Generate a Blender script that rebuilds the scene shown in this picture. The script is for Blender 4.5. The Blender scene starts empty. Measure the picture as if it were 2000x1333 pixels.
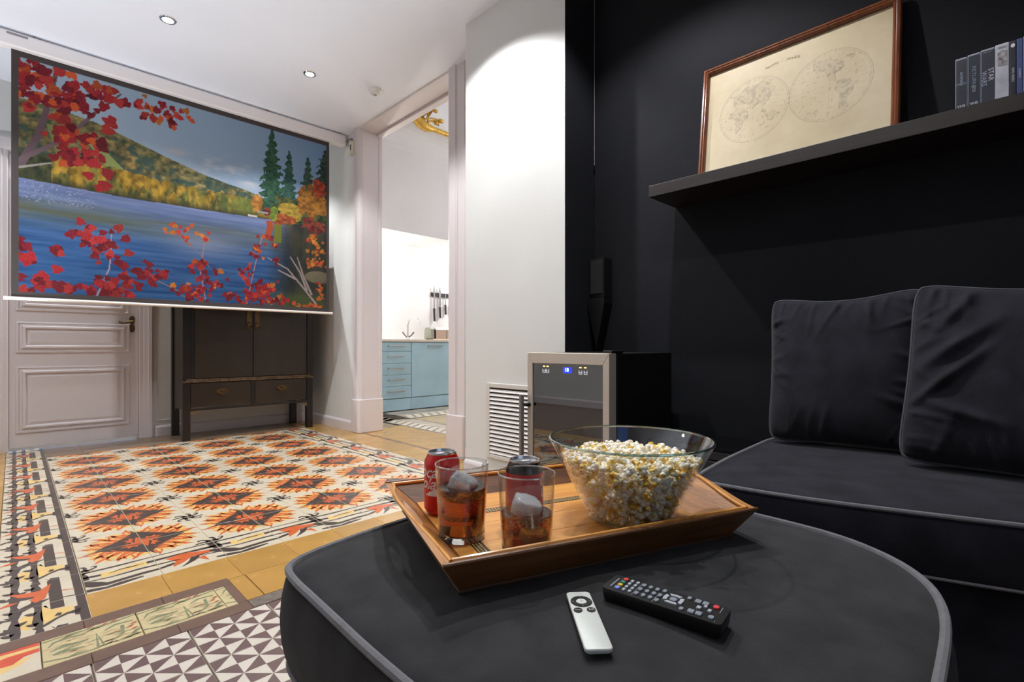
import bpy, bmesh, math, random
import numpy as np
from mathutils import Vector, Matrix
R = math.radians
SC = bpy.context.scene
COL = SC.collection

# ------------------------------------------------------------------ camera
cam_d = bpy.data.cameras.new('camera'); cam = bpy.data.objects.new('camera', cam_d); COL.objects.link(cam)
YAW, CAM_Z = 0.7826, 0.7803
cam.location = (0, 0, CAM_Z); cam.rotation_euler = (R(90), 0, -YAW)
cam_d.sensor_width = 36; cam_d.lens = 978 * 36 / 2000; cam_d.shift_y = 10 / 2000
cam_d.clip_start = 0.02; cam_d.clip_end = 60
SC.camera = cam
# ------------------------------------------------------------------ exposure, world, lamps
SC.view_settings.view_transform = 'Standard'; SC.view_settings.look = 'None'
SC.view_settings.gamma = 1; SC.view_settings.use_curve_mapping = False
SC.view_settings.exposure = 0.0
SC.cycles.use_denoising = True
SC.cycles.max_bounces = 12; SC.cycles.diffuse_bounces = 6; SC.cycles.glossy_bounces = 5
SC.cycles.transmission_bounces = 12; SC.cycles.transparent_max_bounces = 24
SC.cycles.sample_clamp_indirect = 6.0
SC.cycles.caustics_reflective = False; SC.cycles.caustics_refractive = True
W = bpy.data.worlds.new('sky'); SC.world = W; W.use_nodes = True
W.node_tree.nodes['Background'].inputs[0].default_value = (0.62, 0.74, 1.0, 1)
W.node_tree.nodes['Background'].inputs[1].default_value = 1.0

def lamp(name, kind, loc, energy, color=(1, 1, 1), **kw):
    d = bpy.data.lights.new(name, kind); d.energy = energy; d.color = color
    rot = kw.pop('rot', (0, 0, 0))
    for k, v in kw.items(): setattr(d, k, v)
    o = bpy.data.objects.new(name, d); COL.objects.link(o); o.location = loc; o.rotation_euler = rot
    return o
CEIL = 2.74
WARM = (0.985, 0.985, 1.0)
DOWN = [(0.654, 3.583, 42), (1.507, 3.577, 86), (0.654, 2.03, 4), (1.507, 2.03, 106), (1.507, 1.05, 95), (0.654, 0.48, 46), (-0.6, 3.58, 104), (-0.6, 2.03, 5), (-0.6, 0.3, 3), (0.6, -1.1, 4), (1.507, 5.10, 104), (0.654, 5.10, 64)]
for x, y, e in DOWN:
    lamp('downlight_beam', 'SPOT', (x, y, CEIL - 0.012), e, WARM, spot_size=R(122), spot_blend=0.4, shadow_soft_size=0.022)
# kitchen: strip lamp under the wall units, ceiling lamp
for kx in (2.85, 4.95): lamp('kitchen_strip_beam', 'POINT', (kx, 5.5, 1.92), 56, (1, 0.98, 0.94), shadow_soft_size=0.05)
lamp('kitchen_ceiling_beam', 'POINT', (4.6, 3.4, 2.6), 36, (0.95, 0.95, 1.0), shadow_soft_size=0.12)
# two unseen uplights added at the left of the room to brighten the ceiling
UP = [(-0.50, 4.0, 0.35), (-0.62, 2.4, 0.35)]
for p in UP: lamp('added_uplight', 'SPOT', p, 96, (0.86, 0.93, 1.0), spot_size=R(110), spot_blend=0.5, shadow_soft_size=0.06, rot=(0, R(180), 0))
# light added behind the door for daylight, to brighten the gap under the leaf
lamp('added_gap_light', 'AREA', (0.36, 6.0, 1.4), 14, (0.82, 0.88, 1.0), shape='RECTANGLE', size=0.8, size_y=0.8, rot=(R(-25), 0, 0))
# daylight guide over the rear window opening (portal: gives no light of its own)
po = lamp('window_portal', 'AREA', (-0.2, -2.38, 1.6), 1, shape='RECTANGLE', size=2.2, size_y=1.5, rot=(R(90), 0, 0))
po.data.cycles.is_portal = True

# ------------------------------------------------------------------ helpers
def lin(c):
    c = c / 255.0
    return c / 12.92 if c <= 0.04045 else ((c + 0.055) / 1.055) ** 2.4
def rgb(r, g, b, k=1.0): return (lin(r) * k, lin(g) * k, lin(b) * k)

class NT:
    def __init__(s, m): s.t = m.node_tree; s.n = s.t.nodes; s.l = s.t.links
    def new(s, typ, **kw):
        n = s.n.new(typ)
        for k, v in kw.items(): setattr(n, k, v)
        return n
    def link(s, a, b): s.l.new(a, b)

def mat(name, col, rough=0.5, metal=0.0, spec=0.5, var=0.0, vscale=8.0, col2=None, bump=0.0, bscale=60.0, stretch=None,
        sheen=0.0, coat=0.0, coat_r=0.1, emit=0.0, trans=0.0, ior=1.45, rvar=0.0, detail=4.0, objrand=0.0, bdist=0.002):
    m = bpy.data.materials.new(name); m.use_nodes = True
    t = NT(m); b = t.n['Principled BSDF']
    b.inputs['Base Color'].default_value = (*col, 1); b.inputs['Roughness'].default_value = rough
    b.inputs['Metallic'].default_value = metal; b.inputs['Specular IOR Level'].default_value = spec
    b.inputs['IOR'].default_value = ior; b.inputs['Transmission Weight'].default_value = trans
    b.inputs['Sheen Weight'].default_value = sheen; b.inputs['Coat Weight'].default_value = coat
    b.inputs['Coat Roughness'].default_value = coat_r
    if emit:
        b.inputs['Emission Color'].default_value = (*col, 1); b.inputs['Emission Strength'].default_value = emit
    if var or bump or col2 or rvar or objrand:
        tc = t.new('ShaderNodeTexCoord'); src = tc.outputs['Object']
        if stretch:
            mp = t.new('ShaderNodeMapping'); mp.inputs['Scale'].default_value = stretch
            t.link(src, mp.inputs[0]); src = mp.outputs[0]
        if var or col2 or rvar or objrand:
            nz = t.new('ShaderNodeTexNoise'); nz.inputs['Scale'].default_value = vscale; nz.inputs['Detail'].default_value = detail
            t.link(src, nz.inputs['Vector'])
            rp = t.new('ShaderNodeValToRGB'); rp.color_ramp.elements[0].position = 0.32; rp.color_ramp.elements[1].position = 0.68
            c2 = col2 if col2 else tuple(max(0, c * (1 - var)) for c in col)
            c1 = col if col2 else tuple(min(1, c * (1 + var)) for c in col)
            rp.color_ramp.elements[0].color = (*c2, 1); rp.color_ramp.elements[1].color = (*c1, 1)
            t.link(nz.outputs['Fac'], rp.inputs[0]); out = rp.outputs[0]
            if objrand:
                oi = t.new('ShaderNodeObjectInfo'); hs = t.new('ShaderNodeHueSaturation')
                ma = t.new('ShaderNodeMath', operation='MULTIPLY_ADD'); ma.inputs[1].default_value = objrand; ma.inputs[2].default_value = 1 - objrand / 2
                t.link(oi.outputs['Random'], ma.inputs[0]); t.link(ma.outputs[0], hs.inputs['Value']); t.link(out, hs.inputs['Color']); out = hs.outputs[0]
            t.link(out, b.inputs['Base Color'])
            if rvar:
                mr = t.new('ShaderNodeMapRange'); mr.inputs['To Min'].default_value = rough - rvar; mr.inputs['To Max'].default_value = rough + rvar
                t.link(nz.outputs['Fac'], mr.inputs['Value']); t.link(mr.outputs[0], b.inputs['Roughness'])
        if bump:
            n2 = t.new('ShaderNodeTexNoise'); n2.inputs['Scale'].default_value = bscale; n2.inputs['Detail'].default_value = 3
            t.link(src, n2.inputs['Vector'])
            bp = t.new('ShaderNodeBump'); bp.inputs['Strength'].default_value = bump; bp.inputs['Distance'].default_value = bdist
            t.link(n2.outputs['Fac'], bp.inputs['Height']); t.link(bp.outputs[0], b.inputs['Normal'])
    return m

def thin_glass(name, tint=(0.95, 0.97, 0.96), ior=1.45, gl=1.0, extra=0.0):
    m = bpy.data.materials.new(name); m.use_nodes = True
    t = NT(m); t.n.remove(t.n['Principled BSDF']); out = t.n['Material Output']
    tr = t.new('ShaderNodeBsdfTransparent'); tr.inputs[0].default_value = (*tint, 1)
    g = t.new('ShaderNodeBsdfGlossy'); g.inputs['Roughness'].default_value = 0.01; g.inputs[0].default_value = (gl, gl, gl, 1)
    fr = t.new('ShaderNodeFresnel'); ge = t.new('ShaderNodeNewGeometry'); mr = t.new('ShaderNodeMapRange')   # same reflection from either face of the sheet
    mr.inputs['To Min'].default_value = ior; mr.inputs['To Max'].default_value = 1 / ior; t.link(ge.outputs['Backfacing'], mr.inputs['Value']); t.link(mr.outputs[0], fr.inputs['IOR'])
    ad = t.new('ShaderNodeMath', operation='ADD', use_clamp=True); ad.inputs[1].default_value = extra
    mx = t.new('ShaderNodeMixShader')
    t.link(fr.outputs[0], ad.inputs[0]); t.link(ad.outputs[0], mx.inputs[0]); t.link(tr.outputs[0], mx.inputs[1]); t.link(g.outputs[0], mx.inputs[2]); t.link(mx.outputs[0], out.inputs[0])
    return m

def attr_mat(name, rough=0.6, spec=0.3, gain=1.0):
    m = bpy.data.materials.new(name); m.use_nodes = True
    t = NT(m); b = t.n['Principled BSDF']
    a = t.new('ShaderNodeAttribute'); a.attribute_name = 'paint'
    mx = t.new('ShaderNodeVectorMath', operation='SCALE'); mx.inputs['Scale'].default_value = gain
    t.link(a.outputs['Color'], mx.inputs[0]); t.link(mx.outputs[0], b.inputs['Base Color'])
    b.inputs['Roughness'].default_value = rough; b.inputs['Specular IOR Level'].default_value = spec
    return m

class MB:
    """collects geometry, links it as ONE mesh object"""
    def __init__(s): s.v = []; s.f = []; s.m = []
    def add(s, vs, fs, m=0):
        o = len(s.v); s.v += [tuple(p) for p in vs]; s.f += [tuple(i + o for i in f) for f in fs]; s.m += [m] * len(fs); return s
    def box(s, x0, y0, z0, x1, y1, z1, m=0):
        vs = [(x, y, z) for z in (z0, z1) for y in (y0, y1) for x in (x0, x1)]
        return s.add(vs, [(0, 2, 3, 1), (4, 5, 7, 6), (0, 1, 5, 4), (2, 6, 7, 3), (0, 4, 6, 2), (1, 3, 7, 5)], m)
    def hexa(s, p, m=0):   # 8 points: bottom ring 0-3, top ring 4-7
        return s.add(p, [(3, 2, 1, 0), (4, 5, 6, 7), (0, 1, 5, 4), (1, 2, 6, 5), (2, 3, 7, 6), (3, 0, 4, 7)], m)
    def prism(s, pts, a0, a1, axis='z', m=0):
        n = len(pts)
        def P(p, a): return {'z': (p[0], p[1], a), 'y': (p[0], a, p[1]), 'x': (a, p[0], p[1])}[axis]
        vs = [P(p, a0) for p in pts] + [P(p, a1) for p in pts]
        fs = [tuple(range(n - 1, -1, -1)), tuple(range(n, 2 * n))] + [(i, (i + 1) % n, n + (i + 1) % n, n + i) for i in range(n)]
        return s.add(vs, fs, m)
    def loft(s, rings, closed=True, cap0=True, cap1=True, m=0):
        n = len(rings[0]); o = [p for r in rings for p in r]; fs = []
        for k in range(len(rings) - 1):
            for i in range(n if closed else n - 1):
                j = (i + 1) % n
                fs.append((k * n + i, k * n + j, (k + 1) * n + j, (k + 1) * n + i))
        if cap0: fs.append(tuple(range(n - 1, -1, -1)))
        if cap1: fs.append(tuple((len(rings) - 1) * n + i for i in range(n)))
        return s.add(o, fs, m)
    def lathe(s, prof, n=32, c=(0, 0, 0), m=0, cap0=False, cap1=False):
        rings = [[(c[0] + r * math.cos(2 * math.pi * i / n), c[1] + r * math.sin(2 * math.pi * i / n), c[2] + z) for i in range(n)] for r, z in prof]
        return s.loft(rings, True, cap0, cap1, m)
    def tube(s, pts, r, n=8, m=0, closed=False):
        pts = [Vector(p) for p in pts]; rings = []; N = len(pts); up = None
        for i, p in enumerate(pts):
            if closed: d = pts[(i + 1) % N] - pts[i - 1]
            else: d = pts[min(i + 1, N - 1)] - pts[max(i - 1, 0)]
            d.normalize()
            if up is None: up = Vector((0, 0, 1)) if abs(d.z) < 0.9 else Vector((1, 0, 0))
            a = d.cross(up)
            if a.length < 1e-6: a = d.orthogonal()
            a.normalize(); b = a.cross(d); up = b
            rr = r[i] if hasattr(r, '__len__') else r
            rings.append([tuple(p + a * (rr * math.cos(2 * math.pi * k / n)) + b * (rr * math.sin(2 * math.pi * k / n))) for k in range(n)])
        if closed: rings.append(rings[0])
        return s.loft(rings, True, not closed, not closed, m)
    def ball(s, c, r, n=12, k=8, m=0, sc=(1, 1, 1)):
        prof = [(math.sin(math.pi * i / k), -math.cos(math.pi * i / k)) for i in range(k + 1)]
        rings = [[(c[0] + sc[0] * r * max(a, 1e-4) * math.cos(2 * math.pi * q / n), c[1] + sc[1] * r * max(a, 1e-4) * math.sin(2 * math.pi * q / n), c[2] + sc[2] * r * z) for q in range(n)] for a, z in prof]
        return s.loft(rings, True, False, False, m)
    def mesh(s, name, mats, smooth=False, bev=0.0, seg=2, angle=35):
        me = bpy.data.meshes.new(name); me.from_pydata(s.v, [], s.f)
        for m in (mats if isinstance(mats, (list, tuple)) else [mats]): me.materials.append(m)
        me.polygons.foreach_set('material_index', s.m)
        bm = bmesh.new(); bm.from_mesh(me); bmesh.ops.recalc_face_normals(bm, faces=bm.faces)
        if bev:
            es = [e for e in bm.edges if len(e.link_faces) == 2 and e.calc_face_angle(0) > R(angle)]
            bmesh.ops.bevel(bm, geom=es, offset=bev, segments=seg, affect='EDGES', profile=0.5, clamp_overlap=True)
        if smooth:
            for f in bm.faces: f.smooth = True
            for e in bm.edges:
                if len(e.link_faces) == 2 and e.calc_face_angle(0) > R(40): e.smooth = False
        bm.to_mesh(me); bm.free(); me.update()
        return me
    def build(s, name, mats, parent=None, smooth=False, bev=0.0, seg=2, loc=None, rot=None, angle=35):
        return place(name, s.mesh(name, mats, smooth, bev, seg, angle), parent, loc, rot)

def place(name, me, parent=None, loc=None, rot=None):
    o = bpy.data.objects.new(name, me); COL.objects.link(o)
    if parent is not None: o.parent = parent
    if loc: o.location = loc
    if rot: o.rotation_euler = rot
    return o
def tag(o, label, cat, group=None, kind=None):
    o['label'] = label; o['category'] = cat
    if group: o['group'] = group
    if kind: o['kind'] = kind
    return o
def struct(o): o['kind'] = 'structure'; return o
def thing(name, label, cat, loc=(0, 0, 0), rot=(0, 0, 0), group=None):
    o = bpy.data.objects.new(name, None); COL.objects.link(o); o.location = loc; o.rotation_euler = rot; o.empty_display_size = 0.05
    return tag(o, label, cat, group)
def text(name, s, size, m, parent=None, loc=(0, 0, 0), rot=(0, 0, 0), shear=0.0, align='CENTER', spacing=1.0, sx=1.0, ext=0.0003, bold=0.0):
    d = bpy.data.curves.new(name, 'FONT'); d.body = s; d.size = size; d.align_x = align; d.align_y = 'CENTER'; d.shear = shear; d.extrude = ext
    d.space_character = spacing; d.materials.append(m); d.resolution_u = 3; d.offset = bold
    tmp = bpy.data.objects.new('tmp', d); COL.objects.link(tmp); bpy.context.view_layer.update()
    me = bpy.data.meshes.new_from_object(tmp.evaluated_get(bpy.context.evaluated_depsgraph_get())); me.name = name
    bpy.data.objects.remove(tmp); bpy.data.curves.remove(d)
    o = place(name, me, parent, loc, rot); o.scale = (sx, 1, 1)
    return o

# ------------------------------------------------------------------ materials
white = mat('white_plaster', rgb(212, 213, 210), 0.55, var=0.02, vscale=3, bump=0.12, bscale=90)
ceil_m = mat('ceiling_paint', rgb(236, 241, 250), 0.7, var=0.012, vscale=2)
lilac = mat('painted_woodwork', rgb(212, 205, 206), 0.42)
blackwall = mat('black_wall_paint', rgb(29, 30, 34), 0.7, spec=0.12, var=0.14, vscale=2.2, bump=0.2, bscale=120)
kwall = mat('kitchen_plaster', rgb(216, 214, 214), 0.6, var=0.03, vscale=2.5)
cream = mat('cement_cream', rgb(206, 195, 172), 0.3, var=0.05, vscale=14, coat=0.25, coat_r=0.18, rvar=0.06)
yellow = mat('cement_yellow', rgb(222, 188, 118), 0.3, var=0.06, vscale=20, coat=0.25, coat_r=0.18)
orange = mat('cement_orange', rgb(204, 100, 56), 0.3, var=0.1, vscale=26, coat=0.25, coat_r=0.18)
red_t = mat('cement_red', rgb(205, 82, 56), 0.3, var=0.1, vscale=26, coat=0.25, coat_r=0.18)
darkc = mat('cement_dark', rgb(72, 62, 57), 0.32, var=0.12, vscale=30, coat=0.25, coat_r=0.18)
ochre = mat('cement_ochre', rgb(180, 138, 72), 0.26, var=0.09, vscale=9, coat=0.35, coat_r=0.15, objrand=0.12, rvar=0.06)
brownt = mat('cement_brown', rgb(112, 88, 74), 0.34, var=0.1, vscale=14, coat=0.2, coat_r=0.2, objrand=0.1)
backt = mat('cement_umber', rgb(126, 104, 82), 0.3, var=0.12, vscale=9, coat=0.2, coat_r=0.2, objrand=0.14)
triW = mat('cement_ivory', rgb(206, 197, 184), 0.3, var=0.04, vscale=20, coat=0.2, coat_r=0.2)
triB = mat('cement_maroon', rgb(104, 82, 78), 0.34, var=0.08, vscale=24, coat=0.2, coat_r=0.2)
greenm = mat('cement_sage', rgb(126, 130, 98), 0.35, var=0.14, vscale=40)
straw = mat('cement_straw', rgb(196, 180, 138), 0.35, var=0.08, vscale=30)
taupe = mat('cement_taupe', rgb(176, 150, 110), 0.35, var=0.12, vscale=50)
rust = mat('cement_rust', rgb(168, 92, 66), 0.35, var=0.12, vscale=40)
grout = mat('grout', rgb(132, 118, 98), 0.85, var=0.2, vscale=30)
dgrout = mat('dark_grout', rgb(58, 50, 44), 0.9, var=0.2, vscale=30)
fabric = mat('charcoal_fabric', rgb(52, 52, 53), 0.95, spec=0.06, var=0.22, vscale=16, detail=8, bump=0.6, bscale=420, sheen=0.08, bdist=0.001)
fabric2 = mat('black_navy_fabric', rgb(38, 38, 44), 0.95, spec=0.06, var=0.28, vscale=11, detail=8, bump=0.5, bscale=380, sheen=0.08, bdist=0.001)
piping = mat('piping_cord', rgb(104, 104, 108), 0.85, var=0.1, vscale=60, bump=0.5, bscale=500, sheen=0.2)
piping2 = mat('dark_piping_cord', rgb(66, 66, 74), 0.9, var=0.1, vscale=60, sheen=0.2)
steel = mat('brushed_steel', rgb(214, 204, 190), 0.38, metal=0.45, var=0.05, vscale=20, stretch=(1, 1, 30))
chrome = mat('chrome', rgb(222, 222, 222), 0.1, metal=1.0)
blackp = mat('black_plastic', rgb(18, 18, 19), 0.4, var=0.1, vscale=30)
blackg = mat('black_gloss', rgb(10, 10, 11), 0.08, var=0.05, vscale=10)
whitep = mat('white_plastic', rgb(226, 224, 220), 0.4, var=0.015, vscale=12)
brass = mat('aged_brass', rgb(104, 84, 54), 0.35, metal=0.85, var=0.25, vscale=60)
gold = mat('gilt', rgb(204, 164, 78), 0.38, metal=0.55, var=0.2, vscale=40, bump=0.4, bscale=90)
halo_m = mat('cement_pale_yellow', rgb(222, 186, 112), 0.3, var=0.07, vscale=24, coat=0.25, coat_r=0.18)
# ------------------------------------------------------------------ room shell
def wallbox(name, boxes, m, mats=None):
    b = MB()
    for q in boxes: b.box(*q)
    return struct(b.build(name, mats or m))
H = CEIL
slab_m = mat('screed', rgb(150, 118, 78), 0.4, var=0.15, vscale=6)
fl = MB(); fl.box(-2.2, -2.6, -0.12, 6.2, 6.4, -0.0075); floor = struct(fl.build('floor', grout))
# ceiling with a recess for each downlight is kept plain: the lamps are surface rims
wallbox('ceiling', [(-2.0, -2.5, H, 2.39, 5.4, H + 0.12)], ceil_m)
DX0, DX1, DZ = -0.03, 0.75, 2.22
wallbox('wall_back', [(-2.0, 5.25, 0, DX0, 5.4, H), (DX1, 5.25, 0, 2.3, 5.4, H), (DX0, 5.25, DZ, DX1, 5.4, H)], white)
wallbox('wall_left', [(-2.0, -2.5, 0, -1.9, 5.3, H)], white)
wallbox('wall_front', [(-2.0, -2.5, 0, 2.3, -2.4, 0.85), (-2.0, -2.5, 2.35, 2.3, -2.4, H), (-2.0, -2.5, 0.85, -1.3, -2.4, 2.35), (0.9, -2.5, 0.85, 2.3, -2.4, 2.35)], white)
wallbox('wall_right', [(2.203, -2.5, 0, 2.4, 1.586, H)], blackwall)
DY0, DY1 = 2.83, 4.15
wallbox('wall_doorway', [(2.2, DY1, 0, 2.4, 5.4, 3.5), (2.2, 2.3, 0, 2.4, DY0, 3.5), (2.2, DY0, H, 2.4, DY1, 3.5)], white)
b = MB(); b.box(1.95, 1.586, 0, 2.4, 2.361, 3.5)
o = struct(b.build('wall_chimney', [white, blackwall]))
for p in o.data.polygons:
    if p.normal.y < -0.9: p.material_index = 1
# kitchen shell
KX1, KY0, KY1, KH = 6.0, 1.9, 5.85, 3.42
wallbox('wall_kitchen_back', [(2.2, KY1, 0, KX1, KY1 + 0.1, KH)], kwall)
wallbox('wall_kitchen_right', [(KX1, KY0, 0, KX1 + 0.1, KY1 + 0.1, KH)], kwall)
wallbox('wall_kitchen_front', [(2.2, KY0 - 0.1, 0, KX1 + 0.1, KY0, KH)], kwall)
wallbox('ceiling_kitchen', [(2.2, KY0 - 0.1, KH, KX1 + 0.1, KY1 + 0.1, KH + 0.1)], ceil_m)
b = MB(); cv = [(5.2, 2.155), (5.2, 3.14)] + [(5.2 - 0.2 * (1 - math.cos(a)), 3.14 + 0.26 * math.sin(a)) for a in [R(q) for q in (15, 30, 45, 60, 75, 90)]] + [(5.0, 3.43), (5.9, 3.43), (5.9, 2.155)]
b.prism(cv, 2.4, KX1, 'x'); struct(b.build('wall_kitchen_bulkhead', kwall))

# window behind the camera
wn = struct(thing('window_1', 'w', 'w', (-0.2, -2.45, 1.6))); del wn['label']; del wn['category']
gl_m = thin_glass('window_glass', (0.98, 0.99, 1.0))
for x0, x1 in ((-1.1, -1.04), (-0.03, 0.03), (1.04, 1.1)): MB().box(x0, -0.03, -0.75, x1, 0.03, 0.75).build('sash_post', lilac, wn, bev=0.006)
for z0, z1 in ((-0.75, -0.69), (0.69, 0.75)): MB().box(-1.1, -0.032, z0, 1.1, 0.032, z1).build('sash_rail', lilac, wn, bev=0.006)
for x0, x1 in ((-1.04, -0.03), (0.03, 1.04)): MB().box(x0, -0.003, -0.69, x1, 0.003, 0.69).build('pane', gl_m, wn)

# doorway trim: pilaster with reeded jamb on the far side, casing on the near side, head strip
def plan_prism(name, pts, z0, z1, m=lilac, parent=None): return struct(MB().prism(pts, z0, z1).build(name, m, parent))
far = [(2.2, 4.262), (2.190, 4.258), (2.190, 4.200), (2.178, 4.192), (2.178, 4.165), (2.186, 4.150), (2.202, 4.136), (2.222, 4.130), (2.226, 4.134), (2.380, 4.134), (2.384, 4.128), (2.412, 4.128), (2.418, 4.138), (2.418, 4.262)]
plan_prism('trim_1', far, 0, H)
struct(MB().prism([(2.182, 4.266), (2.172, 4.262), (2.172, 4.145), (2.19, 4.122), (2.422, 4.122), (2.422, 4.266)], 0, 0.30).build('trim_2', lilac, bev=0.006))
near = [(2.2, 2.66), (2.188, 2.664), (2.188, 2.74), (2.174, 2.748), (2.174, 2.815), (2.186, 2.838), (2.212, 2.846), (2.212, 2.866), (2.418, 2.866), (2.418, 2.66)]
plan_prism('trim_3', near, 0, H)
struct(MB().prism([(2.178, 2.656), (2.168, 2.662), (2.168, 2.825), (2.184, 2.868), (2.42, 2.868), (2.42, 2.656)], 0, 0.30).build('trim_4', lilac, bev=0.006))
struct(MB().box(2.36, DY0 - 0.02, H - 0.035, 2.42, DY1 + 0.02, H + 0.01).box(2.19, DY0 - 0.02, H - 0.012, 2.36, DY1 + 0.02, H + 0.01).build('trim_5', lilac, bev=0.005))
# baseboards
def base(name, pts):   # plan polyline of the wall face with room on its left hand
    b = MB()
    for (xa, ya), (xb, yb) in zip(pts[:-1], pts[1:]):
        d = Vector((xb - xa, yb - ya, 0)).normalized(); n = Vector((-d.y, d.x, 0))
        pr = [(0, 0), (0.016, 0), (0.016, 0.075), (0.012, 0.085), (0.006, 0.092), (0, 0.095)]
        b.loft([[(p[0] + n.x * q, p[1] + n.y * q, z) for q, z in pr] for p in ((xa, ya), (xb, yb))], True)
    return struct(b.build(name, lilac))
base('baseboard_back', [(2.2, 5.25), (0.86, 5.25)])
base('baseboard_doorway', [(2.2, 4.27), (2.2, 5.25)])
base('baseboard_chimney', [(1.95, 2.2), (1.95, 2.361), (2.2, 2.361), (2.2, 2.655)])
base('baseboard_left', [(-1.9, 5.25), (-1.9, -2.4)])
base('baseboard_front', [(-1.9, -2.4), (2.2, -2.4)])

# ------------------------------------------------------------------ panelled door on the back wall
door = struct(thing('door_1', 'x', 'x', (0.36, 5.262, 0))); del door['label']; del door['category']
DW0, DW1 = -0.3905, 0.3905
b = MB(); b.box(DW0, -0.012, 0.018, DW1, 0.03, 2.205); b.build('leaf', lilac, door, bev=0.003)
def panel(z0, z1, x0=-0.352, x1=0.33):
    b = MB(); y = -0.012
    def ring(i0, i1, ya, yb):   # frame between insets i0,i1 rising from depth ya to yb
        A = [(x0 + i0, z0 + i0), (x1 - i0, z0 + i0), (x1 - i0, z1 - i0), (x0 + i0, z1 - i0)]
        B = [(x0 + i1, z0 + i1), (x1 - i1, z0 + i1), (x1 - i1, z1 - i1), (x0 + i1, z1 - i1)]
        for k in range(4):
            q = (k + 1) % 4
            b.add([(A[k][0], ya, A[k][1]), (A[q][0], ya, A[q][1]), (B[q][0], yb, B[q][1]), (B[k][0], yb, B[k][1])], [(0, 1, 2, 3)])
    e = -0.0003
    for i0, i1, ya, yb in ((0, 0.003, y + e, y - 0.010), (0.003, 0.014, y - 0.010, y - 0.012), (0.014, 0.020, y - 0.012, y - 0.004), (0.020, 0.034, y - 0.004, y - 0.008), (0.034, 0.040, y - 0.008, y - 0.020), (0.040, 0.052, y - 0.020, y - 0.020), (0.052, 0.062, y - 0.020, y - 0.003), (0.062, 0.082, y - 0.003, y - 0.012)):
        ring(i0, i1, ya, yb)
    b.add([(x0 + 0.082, y - 0.012, z0 + 0.082), (x1 - 0.082, y - 0.012, z0 + 0.082), (x1 - 0.082, y - 0.012, z1 - 0.082), (x0 + 0.082, y - 0.012, z1 - 0.082)], [(0, 1, 2, 3)])
    return b.build('panel', lilac, door)
panel(0.125, 0.63); panel(0.728, 0.968); panel(1.045, 2.06)
hd = MB()
for zc, hz in ((1.0, 0.035), (0.93, 0.035)): hd.prism([(0.345 + 0.02 * math.cos(a), zc + hz * math.sin(a)) for a in [2 * math.pi * i / 18 for i in range(18)]], -0.02, -0.011, 'y')
hp = hd.build('door_plate', brass, door, bev=0.002)
hb = MB(); hb.tube([(0.345, -0.018, 0.985), (0.345, -0.055, 0.985)], 0.009, 10); hb.tube([(0.352, -0.055, 0.986), (0.32, -0.058, 0.982), (0.285, -0.056, 0.972), (0.262, -0.055, 0.975), (0.25, -0.056, 0.984)], [0.009, 0.010, 0.008, 0.009, 0.005], 10)
hb.ball((0.345, -0.022, 0.925), 0.008, m=0); hb.build('door_handle', brass, hp, smooth=True)
# casing round the door
for nm, x0, x1 in (('trim_6', 0.75, 0.845), ('trim_7', -0.125, -0.03)):
    b = MB(); s = 1 if nm == 'trim_6' else -1; e = x0 if s > 0 else x1
    pr = [(0, 5.255), (0, 5.236), (0.008, 5.232), (0.03, 5.232), (0.036, 5.226), (0.06, 5.222), (0.066, 5.214), (0.088, 5.214), (0.095, 5.222), (0.095, 5.255)]
    b.prism([(e + s * q, y) for q, y in pr], 0, 2.3); struct(b.build(nm, lilac))
b = MB(); b.box(-0.125, 5.216, 2.23, 0.845, 5.255, 2.32); struct(b.build('trim_8', lilac, bev=0.006))
# slim wall panel mouldings beside the door
b = MB()
for x0, x1, z0, z1 in ((0.862, 0.874, 0.14, 2.4), (0.862, 0.99, 0.128, 0.14)): b.box(x0, 5.242, z0, x1, 5.252, z1)
struct(b.build('trim_9', lilac, bev=0.003))

# ------------------------------------------------------------------ cement tile floor
def clip(poly, r):
    x0, y0, x1, y1 = r
    for ax, lim, sg in ((0, x0, 1), (0, x1, -1), (1, y0, 1), (1, y1, -1)):
        out = []
        for i in range(len(poly)):
            a, c = poly[i - 1], poly[i]
            ia, ic = (a[ax] - lim) * sg >= 0, (c[ax] - lim) * sg >= 0
            if ia != ic:
                t = (lim - a[ax]) / (c[ax] - a[ax]); out.append((a[0] + t * (c[0] - a[0]), a[1] + t * (c[1] - a[1])))
            if ic: out.append(c)
        poly = out
        if len(poly) < 3: return []
    return poly
def stroke(sp):
    """tapered ribbon along (x, y, halfwidth) points"""
    L = []; n = len(sp)
    for i in range(n):
        a = sp[max(i - 1, 0)]; c = sp[min(i + 1, n - 1)]
        dx, dy = c[0] - a[0], c[1] - a[1]; q = math.hypot(dx, dy) or 1
        L.append((-dy / q * sp[i][2], dx / q * sp[i][2]))
    return [[(sp[i][0] + L[i][0], sp[i][1] + L[i][1]), (sp[i + 1][0] + L[i + 1][0], sp[i + 1][1] + L[i + 1][1]), (sp[i + 1][0] - L[i + 1][0], sp[i + 1][1] - L[i + 1][1]), (sp[i][0] - L[i][0], sp[i][1] - L[i][1])] for i in range(n - 1)]
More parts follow.
